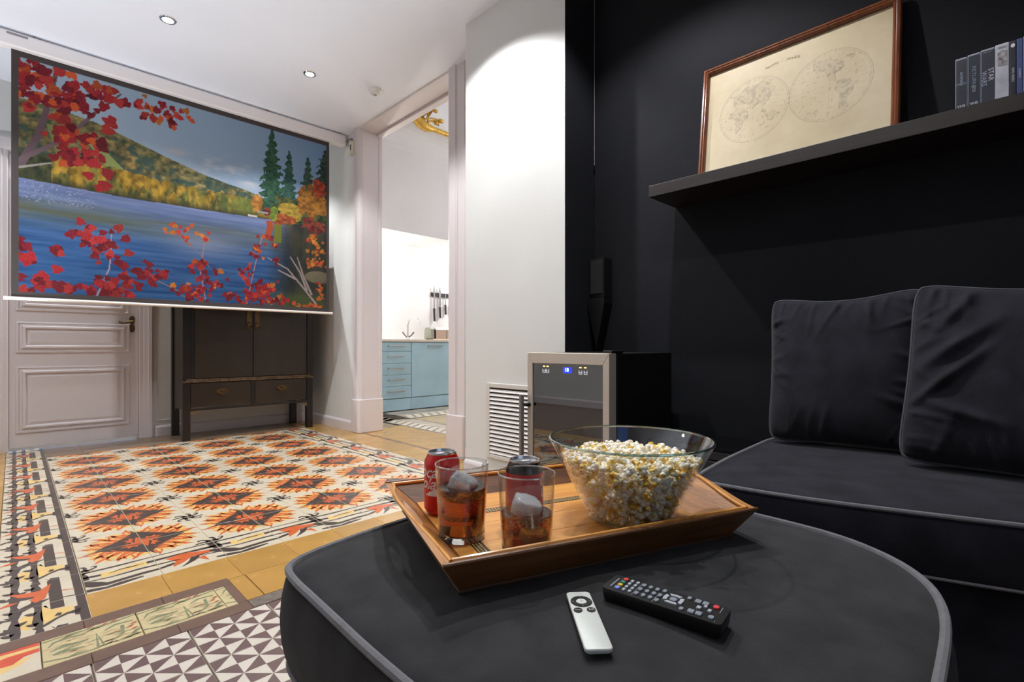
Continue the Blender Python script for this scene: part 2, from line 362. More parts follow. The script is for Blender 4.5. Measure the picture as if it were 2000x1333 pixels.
def tile_mesh(name, r, polys, mats, off=(0, 0), z0=-0.008):
    """tile body with eased edges and its inlay; polys = [(points, material index, layer)]"""
    x0, y0, x1, y1 = r; g, e = 0.0004, 0.0010
    b = MB()
    A = [(x0 + g, y0 + g), (x1 - g, y0 + g), (x1 - g, y1 - g), (x0 + g, y1 - g)]
    Bq = [(x0 + g + e, y0 + g + e), (x1 - g - e, y0 + g + e), (x1 - g - e, y1 - g - e), (x0 + g + e, y1 - g - e)]
    S = lambda P, z: [(p[0] - off[0], p[1] - off[1], z) for p in P]
    b.loft([S(A, z0), S(A, -0.0012), S(Bq, 0.0)], True)
    rr = (x0 + g + e, y0 + g + e, x1 - g - e, y1 - g - e)
    for P, mi, k in polys:
        q = clip(P, rr)
        if len(q) >= 3:
            ar = sum(q[i - 1][0] * q[i][1] - q[i][0] * q[i - 1][1] for i in range(len(q)))
            if abs(ar) < 1e-8: continue
            if ar < 0: q = q[::-1]
            b.add([(p[0] - off[0], p[1] - off[1], 0.00014 * k) for p in q], [tuple(range(len(q)))], mi)
    me = bpy.data.meshes.new(name); me.from_pydata(b.v, [], b.f)
    for m in mats: me.materials.append(m)
    me.polygons.foreach_set('material_index', b.m); me.update()
    return me
def tile(me, x, y, rot=0, z=0): return place('tile', me, floor, (x, y, z + random.uniform(-0.0004, 0.0)), (0, 0, rot))
random.seed(4)
# flame tile: motif centre in the corner (0,0), curl in the corner (.2,.2)
def flame():
    L = []; q = 1 / math.sqrt(2)
    def P(s, d): return (0.0725 - s * 0.1025 * q + d * q, 0.0725 + s * 0.1025 * q + d * q)
    rnd = random.Random(3)
    pale = [(-1.3, -0.02), (-1.18, 0.012)] + [(-1.05 + 2.1 * i / 16, (0.076 + 0.022 * math.sin(i * 2.3)) * (1 - abs(-1.05 + 2.1 * i / 16) ** 2.2 * 0.62) + 0.004) for i in range(17)] + [(1.18, 0.012), (1.3, -0.02)]
    for i in range(len(pale) - 1):
        L.append(([P(pale[i][0], -0.005), P(*pale[i]), P(*pale[i + 1]), P(pale[i + 1][0], -0.005)][::-1], 1, 1))
    L.append(([(0, 0), (0.147, 0), (0, 0.147)], 3, 2))
    def tongue(s0, ln, bend, w, mi=2, k=3, d0=0.003):
        n = 7; sp = []
        for i in range(n + 1):
            t = i / n; s = s0 + bend * t * t + 0.05 * math.sin(t * 8 + s0 * 5) * t; d = d0 + ln * t
            sp.append((*P(s, d), max(0.0004, 2.1 * w * (1 - t) ** 0.5 * (0.45 + 0.6 * abs(math.sin(t * 5.5 + 0.9))))))
        for Q in stroke(sp): L.append((Q, mi, k))
    for s0, ln, bd, w in ((-0.86, 0.060, -0.42, 0.0042), (-0.58, 0.078, 0.24, 0.0055), (-0.34, 0.070, -0.24, 0.0050), (-0.06, 0.112, -0.10, 0.0062), (0.24, 0.086, 0.26, 0.0058), (0.50, 0.076, -0.16, 0.0052), (0.78, 0.068, 0.20, 0.0048)): tongue(s0, ln, bd, w)
    # side barbs of the tongues
    for s0, d0, ln, bd, w in ((-0.46, 0.030, 0.030, 0.34, 0.003), (-0.12, 0.045, 0.034, 0.34, 0.0034), (-0.10, 0.03, 0.030, -0.30, 0.003), (0.38, 0.034, 0.030, 0.30, 0.003), (0.62, 0.026, 0.024, 0.30, 0.0026), (-0.74, 0.026, 0.022, -0.3, 0.0026)): tongue(s0, ln, bd, w, 2, 3, d0)
    # orange core of the diamond, ragged, leaving dark at its four points
    L.append(([(0, 0), (0.052, 0.002), (0.070, 0.010), (0.050, 0.018), (0.074, 0.034), (0.050, 0.034), (0.052, 0.056), (0.036, 0.040), (0.020, 0.052), (0.018, 0.034), (0.0, 0.034)], 2, 3))
    for Q in stroke([(0.004, 0.022, 0.002), (0.022, 0.026, 0.0045), (0.044, 0.020, 0.004), (0.06, 0.012, 0.001)]): L.append((Q, 3, 4))
    for Q in stroke([(0.10, 0.026, 0.002), (0.088, 0.052, 0.0035), (0.060, 0.082, 0.0030), (0.036, 0.100, 0.001)]): L.append((Q, 2, 4))
    for Q in stroke([(0.120, 0.016, 0.005), (0.150, 0.010, 0.0034), (0.178, 0.020, 0.0008)]): L.append((Q, 3, 4))
    # curl
    L.append(([(0.2, 0.2), (0.176, 0.2), (0.18, 0.18), (0.2, 0.176)], 3, 2))
    for Q in stroke([(0.188, 0.190, 0.008), (0.172, 0.186, 0.006), (0.158, 0.174, 0.0045), (0.157, 0.162, 0.005), (0.165, 0.156, 0.004), (0.171, 0.162, 0.0015)]): L.append((Q, 3, 2))
    for Q in stroke([(0.19, 0.186, 0.006), (0.186, 0.168, 0.0055), (0.190, 0.150, 0.006), (0.199, 0.144, 0.0045)]): L.append((Q, 3, 2))
    return L
FM = [cream, halo_m, orange, darkc]
BM = [cream, yellow, orange, darkc]
FP = flame(); fm = tile_mesh('flame_tile', (0, 0, 0.2, 0.2), FP, FM)
cut0 = tile_mesh('flame_tile_cut', (0, 0.08, 0.2, 0.2), FP, FM); cut1 = tile_mesh('flame_tile_cut', (0.08, 0, 0.2, 0.2), FP, FM)
GX, GY = 0.362, 2.461
for i in range(4):
    for j in range(6):
        for k in range(4): tile(fm, GX + 0.4 * i, GY + 0.4 * j, k * math.pi / 2)
    # cut row at the back (12 cm)
    for k, me in ((3, cut1), (2, cut0)): tile(me, GX + 0.4 * i, GY + 2.4, k * math.pi / 2)
FY1 = GY + 2.4 - 0.08
# front border, pattern period .4
def S(l): return stroke(l)
FB = []
def fb(P, mi, k): FB.append((P, mi, k)); FB.append(([(x - 0.4, y) for x, y in P], mi, k)); FB.append(([(x + 0.4, y) for x, y in P], mi, k))
for Q in S([(0, 0.196, 0.006), (0.1, 0.194, 0.008), (0.2, 0.199, 0.005), (0.3, 0.199, 0.0055), (0.4, 0.196, 0.006)]): fb(Q, 3, 2)
for Q in S([(-0.004, 0.19, 0.01), (0.012, 0.2, 0.01), (0.03, 0.203, 0.006)]): fb(Q, 3, 2)
for Q in S([(-0.03, 0.148, 0.008), (0.01, 0.148, 0.008), (0.048, 0.141, 0.009)]): fb(Q, 3, 2)
for Q in S([(-0.012, 0.2, 0.014), (-0.002, 0.16, 0.018), (0.0, 0.12, 0.016)]): fb(Q, 3, 2)
for Q in S([(0.176, 0.15, 0.011), (0.26, 0.155, 0.007), (0.37, 0.15, 0.011), (0.4, 0.148, 0.008)]): fb(Q, 3, 2)
fb([(0.048, 0.158), (0.09, 0.15), (0.15, 0.172), (0.178, 0.168), (0.176, 0.13), (0.15, 0.126), (0.10, 0.118), (0.044, 0.112)], 1, 2)
for Q in S([(0.07, 0.137, 0.002), (0.1, 0.15, 0.004), (0.14, 0.148, 0.005), (0.17, 0.152, 0.001)]): fb(Q, 3, 3)
for Q in S([(-0.02, 0.11, 0.004), (0.07, 0.099, 0.004), (0.15, 0.106, 0.007), (0.25, 0.102, 0.004), (0.27, 0.098, 0.002)]): fb(Q, 3, 3)
for Q in S([(-0.08, 0.09, 0.005), (-0.03, 0.11, 0.014), (0.0, 0.09, 0.018), (0.03, 0.062, 0.02), (0.055, 0.046, 0.012), (0.1, 0.052, 0.010), (0.15, 0.058, 0.010), (0.2, 0.058, 0.008), (0.25, 0.075, 0.010)]): fb(Q, 3, 2)
for Q in S([(-0.03, 0.03, 0.006), (0.012, 0.024, 0.012), (0.05, 0.014, 0.008), (0.09, 0.022, 0.012), (0.15, 0.03, 0.005)]): fb(Q, 3, 2)
fb([(0.229, 0.138), (0.27, 0.15), (0.317, 0.152), (0.307, 0.142), (0.364, 0.124), (0.369, 0.1), (0.319, 0.097), (0.302, 0.094), (0.274, 0.063), (0.236, 0.04), (0.254, 0.093)], 2, 3)
fb([(0.257, 0.019), (0.288, 0.059), (0.302, 0.094), (0.327, 0.09), (0.325, 0.072), (0.305, 0.05)], 3, 4)
fb([(0.325, 0.08), (0.36, 0.086), (0.42, 0.079), (0.41, 0.07), (0.36, 0.078)], 3, 4)
fb([(0.318, 0.069), (0.342, 0.075), (0.345, 0.02)], 2, 4)
bA = tile_mesh('border_tile', (0, 0, 0.2, 0.2), FB, BM); bB = tile_mesh('border_tile', (0.2, 0, 0.4, 0.2), FB, BM, off=(0.2, 0))
BX = 0.162
for i in range(8): tile(bA if i % 2 == 0 else bB, BX + 0.2 * i, 2.056)
# right border: the same pattern turned through 90 degrees
for i in range(14):
    if 2.056 + 0.2 * i < 4.6: tile(bA if i % 2 == 0 else bB, 1.964, 2.056 + 0.2 * i, math.pi / 2)
tile(tile_mesh('border_tile', (0.2, 0, 0.334, 0.2), FB, BM, off=(0.2, 0)), 1.964, 4.656, math.pi / 2)
# left border: wide pattern, period .4
LB = []
def lb(P, mi, k):
    for s in (-0.4, 0, 0.4): LB.append(([(x, y + s) for x, y in P], mi, k))
lb([(0.176, 0.25), (0.1975, 0.25), (0.1975, 0.65), (0.176, 0.65)], 3, 2)
for xc, w in ((0.041, 0.0105), (0.089, 0.0095)):
    for Q in S([(xc + 0.002 * math.sin(i * 2.1), 0.25 + 0.05 * i, w * (1 + 0.42 * math.sin(i * 2.6 + xc * 90))) for i in range(9)]): lb(Q, 3, 2)
lb([(0.117, 0.415), (0.148, 0.41), (0.148, 0.68), (0.126, 0.685), (0.117, 0.66)], 3, 2)
lb([(0.117, 0.685), (0.126, 0.66), (0.112, 0.69)], 3, 2)
lb([(0.026, 0.618), (0.06, 0.60), (0.096, 0.592), (0.126, 0.634), (0.118, 0.57), (0.108, 0.515), (0.086, 0.497), (0.073, 0.532), (0.086, 0.548), (0.051, 0.572)], 2, 4)
lb([(0.0, 0.52), (0.028, 0.545), (0.05, 0.535), (0.032, 0.523)], 2, 4)
lb([(0.094, 0.40), (0.10, 0.45), (0.107, 0.457), (0.116, 0.415), (0.17, 0.396), (0.16, 0.36), (0.13, 0.35), (0.116, 0.332), (0.10, 0.325), (0.094, 0.36)], 1, 2)
lb([(0.098, 0.458), (0.116, 0.52), (0.116, 0.42), (0.107, 0.44)], 0, 2)
for Q in S([(0.08, 0.30, 0.012), (0.105, 0.314, 0.006), (0.125, 0.335, 0.005), (0.15, 0.352, 0.007), (0.18, 0.35, 0.016)]): lb(Q, 3, 3)
lb([(0.122, 0.356), (0.136, 0.352), (0.14, 0.368), (0.13, 0.376)], 3, 3)
lb([(0.168, 0.386), (0.182, 0.392), (0.182, 0.315), (0.166, 0.326)], 3, 3)
for Q in S([(0.032, 0.55, 0.006), (0.05, 0.56, 0.014), (0.07, 0.552, 0.012), (0.09, 0.545, 0.005)]): lb(Q, 3, 3)
for Q in S([(0.044, 0.455, 0.012), (0.064, 0.475, 0.014), (0.084, 0.49, 0.014), (0.118, 0.505, 0.003)]): lb(Q, 3, 3)
for xk, yk, sx_, sy_ in ((0.028, 0.30, -1, 1), (0.03, 0.46, -1, 1), (0.028, 0.62, -1, 1), (0.052, 0.36, 1, 1), (0.076, 0.41, -1, 1), (0.078, 0.33, -1, 1), (0.054, 0.60, 1, 1), (0.076, 0.62, -1, 1)):
    for Q in S([(xk - 0.008 * sx_, yk, 0.012), (xk + 0.004 * sx_, yk + 0.006 * sy_, 0.009), (xk + 0.014 * sx_, yk + 0.014 * sy_, 0.003)]): lb(Q, 3, 2)
lb([(0.05, 0.33), (0.05, 0.40), (0.072, 0.43), (0.08, 0.39), (0.08, 0.325), (0.066, 0.31)], 1, 1)
for Q in S([(0.0, 0.60, 0.004), (0.012, 0.585, 0.01), (0.02, 0.57, 0.007), (0.034, 0.575, 0.014)]): lb(Q, 3, 3)
for Q in S([(0.0, 0.40, 0.006), (0.016, 0.42, 0.008), (0.03, 0.41, 0.005), (0.034, 0.43, 0.016)]): lb(Q, 3, 3)
for Q in S([(0.0, 0.34, 0.005), (0.02, 0.33, 0.012), (0.034, 0.345, 0.02)]): lb(Q, 3, 3)
for Q in S([(0.148, 0.548, 0.003), (0.179, 0.535, 0.002)]): lb(Q, 2, 3)
for Q in S([(0.148, 0.488, 0.003), (0.179, 0.478, 0.003)]): lb(Q, 3, 3)
lA = tile_mesh('border_tile', (0, 0.27, 0.2, 0.47), LB, BM, off=(0, 0.27)); lB = tile_mesh('border_tile', (0, 0.47, 0.2, 0.67), LB, BM, off=(0, 0.47))
for i in range(17): tile(lA if i % 2 == 0 else lB, -0.04, 1.87 + 0.2 * i)
# plain tiles
def plain(w, h, m): return tile_mesh('plain_tile', (0, 0, w, h), [], [m])
oc = plain(0.2, 0.2, ochre)
for i in range(8): tile(plain(0.2, 0.184, ochre) if i == 0 else oc, 0.155 + 0.2 * i, 1.872 if i == 0 else 1.856)
oc2 = plain(0.2, 0.19, ochre)
for i in range(7): tile(oc2, 0.56 + 0.2 * i, 1.664)
tile(plain(0.05, 0.19, ochre), 0.508, 1.664)
ocR = plain(0.24, 0.2, ochre)
for i in range(17): tile(ocR, 1.966, 1.856 + 0.2 * i)
for i in range(18): tile(oc, -0.242, 1.87 + 0.2 * i - 0.2)
for i in range(7): tile(oc, -0.444, 3.85 + 0.2 * i)
um = plain(0.2, 0.2, backt); um2 = plain(0.2, 0.27, backt)
for i in range(9):
    tile(um, 0.162 + 0.2 * i, FY1); tile(um2, 0.162 + 0.2 * i, FY1 + 0.2)
# threshold strip: brown lines, ornamented tiles
for nm, y, hh, x0, x1 in (('a', 1.815, 0.056, -0.6, 0.508), ('b', 1.602, 0.058, -0.6, 0.508)):
    n = 6; wd = (x1 - x0) / n; me = plain(wd, hh, brownt)
    for i in range(n): tile(me, x0 + wd * i, y)
tile(plain(0.026, 0.156, brownt), 0.482, 1.66)
n = 5; me = plain(0.25, 0.058, mat('worn_edging', rgb(104, 92, 82), 0.6, var=0.3, vscale=40, bump=0.6, bscale=60))
for i in range(n): tile(me, 0.508 + 0.25 * i, 1.604)
GM = [straw, greenm, taupe, rust, yellow]
GP = []
for Q in S([(0.0, 0.03, 0.003), (0.05, 0.012, 0.003), (0.105, 0.012, 0.004), (0.108, 0.10, 0.005), (0.118, 0.012, 0.003), (0.16, 0.05, 0.004), (0.164, 0.10, 0.0045)]): GP.append((Q, 1, 3))
for pts in ([(0.012, 0.10, 0.002), (0.024, 0.122, 0.004), (0.055, 0.126, 0.006), (0.088, 0.118, 0.002)], [(0.015, 0.075, 0.002), (0.05, 0.082, 0.006), (0.09, 0.078, 0.003)], [(0.02, 0.05, 0.002), (0.05, 0.052, 0.006), (0.08, 0.045, 0.002)], [(0.0, 0.14, 0.003), (0.05, 0.145, 0.003), (0.14, 0.136, 0.004), (0.2, 0.146, 0.003)], [(0.125, 0.10, 0.002), (0.15, 0.118, 0.005), (0.19, 0.112, 0.003)], [(0.172, 0.02, 0.003), (0.19, 0.045, 0.006), (0.2, 0.05, 0.004)]):
    for Q in S(pts): GP.append((Q, 1, 2))
rg = random.Random(9)
for i in range(44):
    x = rg.uniform(0.02, 0.195); y = rg.uniform(0.012, 0.14)
    for Q in S([(x - 0.018, y - 0.002, 0.001), (x, y + 0.003, rg.uniform(0.002, 0.0045)), (x + 0.018, y, 0.001)]): GP.append((Q, 2 if i % 3 else 1, 1))
for i in range(8):
    x = rg.uniform(0.0, 0.1); y = rg.uniform(0.02, 0.145)
    for Q in S([(x - 0.01, y, 0.001), (x, y + 0.004, 0.003), (x + 0.012, y - 0.002, 0.001)]): GP.append((Q, 2, 1))
for x, y in ((0.186, 0.06), (0.18, 0.078), (0.19, 0.094), (0.13, 0.143), (0.15, 0.146), (0.10, 0.15)):
    for Q in S([(x - 0.008, y - 0.004, 0.001), (x, y, 0.0045), (x + 0.008, y + 0.005, 0.001)]): GP.append((Q, 3, 3))
gt = tile_mesh('ornament_tile', (0, 0, 0.2, 0.154), GP, GM)
tile(gt, 0.05, 1.66); tile(gt, 0.252, 1.66)
tile(tile_mesh('ornament_tile', (0, 0, 0.03, 0.154), GP, GM), 0.453, 1.66)
RP = [([(0, 0.06), (0.06, 0.05), (0.1, 0.075), (0.15, 0.07), (0.17, 0.095), (0.2, 0.1), (0.2, 0.154), (0, 0.154)], 2, 2), ([(0.02, 0.10), (0.09, 0.1), (0.14, 0.12), (0.2, 0.118), (0.2, 0.134), (0.1, 0.14)], 1, 3), ([(0.0, 0.02), (0.09, 0.02), (0.16, 0.055), (0.19, 0.09), (0.15, 0.08), (0.1, 0.085), (0.05, 0.06), (0, 0.07)], 1, 1), ([(0.0, 0.09), (0.05, 0.08), (0.07, 0.10), (0.03, 0.11)], 2, 4)]
rt = tile_mesh('ornament_tile', (0, 0, 0.2, 0.154), RP, [cream, yellow, red_t, darkc])
for i in range(4): tile(rt, -0.152 - 0.202 * i, 1.66)
# triangle tiles
TP = []
c = 0.05
for i in range(4):
    for j in range(4):
        x0, x1, y0, y1 = i * c, (i + 1) * c, 0.2 - (j + 1) * c, 0.2 - j * c
        UL, UR, LL, LR = (x0, y1), (x1, y1), (x0, y0), (x1, y0)
        if (i + j) % 2 == 0:   # even corners UL and LR; diagonal UR-LL
            # right angle at UL (vertex i even -> its lower-right is brown), at LR
            t1, t2 = [UL, LL, UR], [LR, UR, LL]
            br = t1 if i % 2 == 0 else t2
        else:                  # even corners UR (i+1,j) and LL (i,j+1)
            t1, t2 = [UR, UL, LR], [LL, LR, UL]
            br = t1 if (i + 1) % 2 == 1 else t2
        TP.append((br, 1, 1))
tt = tile_mesh('triangle_tile', (0, 0, 0.2, 0.2), TP, [triW, triB])
for i in range(-4, 4):
    for j in range(4):
        if i >= 2 and j >= 3: continue
        tile(tt, 0.136 + 0.2035 * i, 1.398 - 0.2 * j + (0.0 if j else 0.001))
# doorway and kitchen floor
ln = plain(0.03, 0.26, brownt); ocN = plain(0.062, 0.2, ochre)
for i in range(6): tile(ln, 2.205, 2.66 + 0.26 * i)
for i in range(3):
    for j in range(8): tile(oc if i < 2 else ocN, 2.237 + 0.2 * i, 2.66 + 0.2 * j)
kb = MB(); kg = mat('cement_grey_line', rgb(104, 96, 88), 0.35); kw_ = mat('cement_kitchen_ivory', rgb(206, 196, 180), 0.3, var=0.06, vscale=20); kf = mat('cement_kitchen_field', rgb(168, 148, 112), 0.32, var=0.16, vscale=22)
z = 0.0
def kq(P, mi, zz): kb.add([(x, y, zz) for x, y in P], [tuple(range(len(P)))], mi)
kq([(2.78, 1.9), (5.9, 1.9), (5.9, 5.3), (2.78, 5.3)], 2, -0.003)
kq([(2.70, 1.9), (2.73, 1.9), (2.73, 5.3), (2.70, 5.3)], 0, -0.001)
kq([(2.73, 1.9), (3.06, 1.9), (3.06, 5.3), (2.73, 5.3)], 1, -0.002); kq([(2.73, 4.6), (5.9, 4.6), (5.9, 5.3), (2.73, 5.3)], 1, -0.002)
kq([(3.04, 1.9), (3.06, 1.9), (3.06, 4.62), (3.04, 4.62)], 0, -0.0005); kq([(3.04, 4.6), (5.9, 4.6), (5.9, 4.62), (3.04, 4.62)], 0, -0.0005)
for i in range(30):
    y = 1.9 + 0.11 * i
    for s, xa, xb in ((1, 2.74, 2.885), (-1, 2.885, 3.03)):
        ya, yb = (y, y + 0.1) if s > 0 else (y + 0.1, y)
        kq([(xa, ya), (xb, yb), (xb, yb + 0.035), (xa, ya + 0.035)], 3, -0.0008)
for i in range(26):
    x = 3.0 + 0.11 * i
    for s, ya, yb in ((1, 4.64, 4.86), (-1, 4.86, 5.08)):
        xa, xb = (x, x + 0.1) if s > 0 else (x + 0.1, x)
        kq([(xa, ya), (xa + 0.035, ya), (xb + 0.035, yb), (xb, yb)], 3, -0.0008)
ko = kb.build('patterned_tiles', [kg, kw_, kf, mat('cement_kitchen_taupe', rgb(140, 122, 104), 0.35, var=0.1, vscale=30)], floor); ko['kind'] = 'stuff'
# plain remainder of the front room floor, under and behind the furniture
rest = MB(); rest.box(-1.9, -2.4, -0.0074, 2.2, 0.79, -0.0008); rest.box(0.96, 0.79, -0.0074, 2.2, 1.6, -0.0008); rest.box(-1.9, 0.79, -0.0074, -0.69, 5.25, -0.0008); rest.box(-0.69, 1.6, -0.0074, -0.61, 5.25, -0.0008); rest.box(-0.61, 1.87, -0.0074, -0.25, 3.85, -0.0008)
ro = rest.build('plain_tiling', brownt, floor); ro['kind'] = 'stuff'
# ------------------------------------------------------------------ ceiling fittings
lens_m = mat('lamp_glow', (1.0, 0.95, 0.86), 0.5, emit=14.0)
rim_me = MB().lathe([(0.030, -0.001), (0.030, -0.006), (0.041, -0.006), (0.044, -0.003), (0.044, 0.0)], 28).mesh('rim', chrome, True)
lens_me = MB().lathe([(0.0301, -0.0015), (0.02, -0.004), (0.001, -0.005)], 24).mesh('lens', lens_m, True)
names = {2: 'recessed ceiling downlight left of the white chimney wall, above the ochre floor', 3: 'recessed ceiling downlight whose beam washes the white chimney wall', 4: 'recessed ceiling downlight above the black alcove beside the chimney', 5: 'recessed ceiling downlight straight above the ottoman', 6: 'recessed ceiling downlight above the panelled door side of the room', 7: 'recessed ceiling downlight above the left wall, level with the chimney', 8: 'recessed ceiling downlight above the left wall, level with the ottoman', 9: 'recessed ceiling downlight nearest the rear window', 10: 'recessed ceiling downlight hidden behind the projection screen, above the cabinet', 11: 'recessed ceiling downlight hidden behind the projection screen, before the door', 0: 'recessed ceiling downlight nearer the projection screen, shining above its left half', 1: 'recessed ceiling downlight farther right, toward the smoke detector'}
for i, (x, y, e) in enumerate(DOWN):
    t = thing('downlight', names[i], 'ceiling light', (x, y, H), group='recessed ceiling downlights')
    place('rim', rim_me, t); place('lens', lens_me, t)
for (x, y, z), wd in zip(UP, ('nearer the panelled door', 'farther from the panelled door')):  # unseen lamp bodies added around the two ceiling fill lights
    t = thing('added_fill_lamp', 'added white uplighting fill lamp out of view at the left, ' + wd, 'floor lamp', (x, y, 0), group='added uplighting fill lamps')
    MB().lathe([(0.14, 0), (0.14, 0.02), (0.02, 0.03)], 24, cap0=True, cap1=True).build('base', whitep, t, smooth=True)
    MB().lathe([(0.012, 0.02), (0.012, z - 0.16)], 12, cap0=True, cap1=True).build('pole', whitep, t, smooth=True)
    MB().lathe([(0.03, z - 0.16), (0.15, z - 0.01), (0.147, z - 0.008), (0.028, z - 0.15)], 24).build('shade', whitep, t, smooth=True)
t = thing('smoke_detector', 'small round white smoke detector on the ceiling', 'detector', (1.955, 3.446, H))
MB().lathe([(0.052, 0), (0.052, -0.012), (0.044, -0.018), (0.040, -0.034), (0.028, -0.040), (0.001, -0.041)], 28).build('body', whitep, t, smooth=True)
MB().lathe([(0.012, -0.0405), (0.012, -0.045), (0.001, -0.046)], 16).build('sensor_cap', mat('grey_plastic', rgb(160, 162, 166), 0.4), t, smooth=True)

# ------------------------------------------------------------------ projection screen
PW, PH = 2.044, 1.532
def paint_picture(nx, nz):
    rs = np.random.RandomState(5)
    U, V = np.meshgrid((np.arange(nx) + 0.5) / nx, (np.arange(nz) + 0.5) / nz)
    A = PW / PH
    def noise(sx, sy, seed, octv=3):
        r = np.random.RandomState(seed); out = np.zeros_like(U); amp = 1; tot = 0
        for o in range(octv):
            gx, gy = max(2, int(sx * 2 ** o)), max(2, int(sy * 2 ** o)); g = r.rand(gy + 2, gx + 2)
            fx, fy = U * gx, V * gy; ix, iy = fx.astype(int), fy.astype(int); tx, ty = fx - ix, fy - iy
            tx = tx * tx * (3 - 2 * tx); ty = ty * ty * (3 - 2 * ty)
            out += amp * ((g[iy, ix] * (1 - tx) + g[iy, ix + 1] * tx) * (1 - ty) + (g[iy + 1, ix] * (1 - tx) + g[iy + 1, ix + 1] * tx) * ty); tot += amp; amp *= 0.5
        return out / tot
    im = np.zeros((nz, nx, 3))
    def put(mask, col):
        if mask.dtype == bool: im[mask] = col if np.ndim(col) == 1 else col[mask]
        else: im[:] = im * (1 - mask[..., None]) + np.asarray(col) * mask[..., None]
    C = lambda *a: np.array(a, float)
    sky = C(144, 160, 172) * (1 - U[..., None]) + C(112, 140, 168) * U[..., None]
    sky = sky * (1 - np.clip(U - 0.72, 0, 1)[..., None] * 1.1) + C(70, 104, 150) * np.clip(U - 0.72, 0, 1)[..., None] * 1.1
    sky += (V[..., None] - 0.2) * C(28, 22, 14)
    im[:] = sky
    # clouds
    n1 = noise(9, 14, 3, 4); cl = np.clip((n1 - 0.42) * 5, 0, 1) * np.exp(-((V - (0.30 + 0.03 * (U - 0.5))) / 0.05) ** 2) * np.clip((U - 0.42) * 8, 0, 1) * np.clip((0.80 - U) * 9, 0, 1)
    put(np.clip(cl * 1.1, 0, 0.9), C(196, 190, 192))
    put(np.clip(np.exp(-((U - 0.425) / 0.028) ** 2 - ((V - 0.262) / 0.012) ** 2), 0, 0.8), C(164, 160, 164))
    # hill
    hx = [0, 0.1, 0.2, 0.313, 0.4, 0.517, 0.6, 0.66, 0.72]; hy = [0.185, 0.195, 0.215, 0.262, 0.30, 0.345, 0.366, 0.378, 0.40]
    ht = np.interp(U, hx, hy); hill = V > ht
    nn = noise(70, 60, 8, 3); n2 = noise(12, 9, 9, 3)
    hc = C(92, 84, 50) + (nn[..., None] - 0.5) * C(150, 110, 60) + (n2[..., None] - 0.5) * C(20, 40, 40)
    dk = np.clip((noise(34, 30, 12, 3) - 0.55) * 7, 0, 1)[..., None]; hc = hc * (1 - dk * 0.75) + C(36, 62, 58) * dk * 0.75
    put(hill, hc)
    sl = hill & (np.abs((U - 0.225) - (V - 0.36) * 0.62) < 0.016 + (V - 0.3) * 0.09) & (V > 0.315) & (V < 0.47); put(sl, C(112, 122, 68))
    sl = hill & (np.abs((U - 0.105) - (V - 0.3) * 0.2) < 0.02) & (V > 0.27) & (V < 0.4); put(sl, C(104, 110, 62))
    # far bank trees
    shore = np.interp(U, [0, 0.271, 0.5, 0.678, 0.76], [0.512, 0.523, 0.52, 0.515, 0.51])
    tt = 0.425 - 0.012 * np.sin(U * 9) - 0.035 * noise(60, 2, 20, 3) + np.clip(U - 0.35, 0, 1) * 0.02
    bank = (V > tt) & (V < shore)
    tn = noise(46, 12, 21, 3); cr = noise(90, 40, 22, 2)
    bc = np.where(tn[..., None] > 0.5, C(128, 100, 30), C(84, 80, 32)) + (cr[..., None] - 0.5) * C(110, 90, 40)
    gr = np.clip((U - 0.42) * 4, 0, 1)[..., None] * np.clip((noise(20, 6, 24) - 0.4) * 4, 0, 1)[..., None]; bc = bc * (1 - gr * .7) + C(62, 88, 40) * gr * .7
    sh = np.clip((V - shore + 0.03) / 0.03, 0, 1)[..., None]; bc = bc * (1 - sh * 0.8) + C(34, 36, 22) * sh * 0.8
    put(bank, bc)
    lf = bank & (U < 0.09); put(lf, C(46, 50, 28) + (cr[..., None] - .5) * C(60, 50, 20))
    # water
    wat = V >= shore
    w = np.clip((V - 0.52) / 0.46, 0, 1)[..., None]
    wc = C(92, 104, 140) * (1 - np.clip(w * 2.4, 0, 1)) + C(44, 76, 122) * np.clip(w * 2.4, 0, 1)
    wc = wc * (1 - np.clip(w * 1.1 - .25, 0, 1)) + C(24, 62, 104) * np.clip(w * 1.1 - .25, 0, 1)
    rip = noise(8, 90, 30, 3)[..., None]; wc += (rip - 0.5) * C(44, 44, 44)
    rf = np.exp(-((V - 0.635) / 0.05) ** 2) * (0.5 + 0.9 * (noise(5, 60, 31, 2) - 0.4)) * np.clip(1.0 - U * 0.5, 0, 1)
    wc = wc * (1 - np.clip(rf, 0, 0.85)[..., None]) + C(76, 74, 34) * np.clip(rf, 0, 0.85)[..., None]
    lt = np.exp(-((U - 0.52) / 0.13) ** 2 - ((V - 0.69) / 0.06) ** 2)[..., None] * 0.75; wc = wc * (1 - lt) + C(112, 118, 140) * lt
    put(wat, wc)
    put(wat & (noise(260, 240, 33, 2) > 0.68) & (U < 0.2) & (V < 0.6), C(116, 118, 146))
    # right bank: dark reflection, conifers, autumn bushes
    db = np.clip((U - 0.74 + 0.05 * (V - 0.6)) * 9, 0, 1) * (V > 0.50) * np.clip((1.0 - V) * 30, 0, 1); dn = noise(24, 6, 40, 3)[..., None]
    put(np.clip(db, 0, 0.93), C(40, 40, 28) + (dn - 0.5) * C(80, 66, 20))
    put((np.abs(U - 0.745 - 0.004 * np.sin(V * 60)) < 0.012) & (V > 0.52) & (V < 0.62), C(140, 58, 30))
    put((np.abs(U - 0.78) < 0.014) & (V > 0.52) & (V < 0.63), C(88, 94, 30))
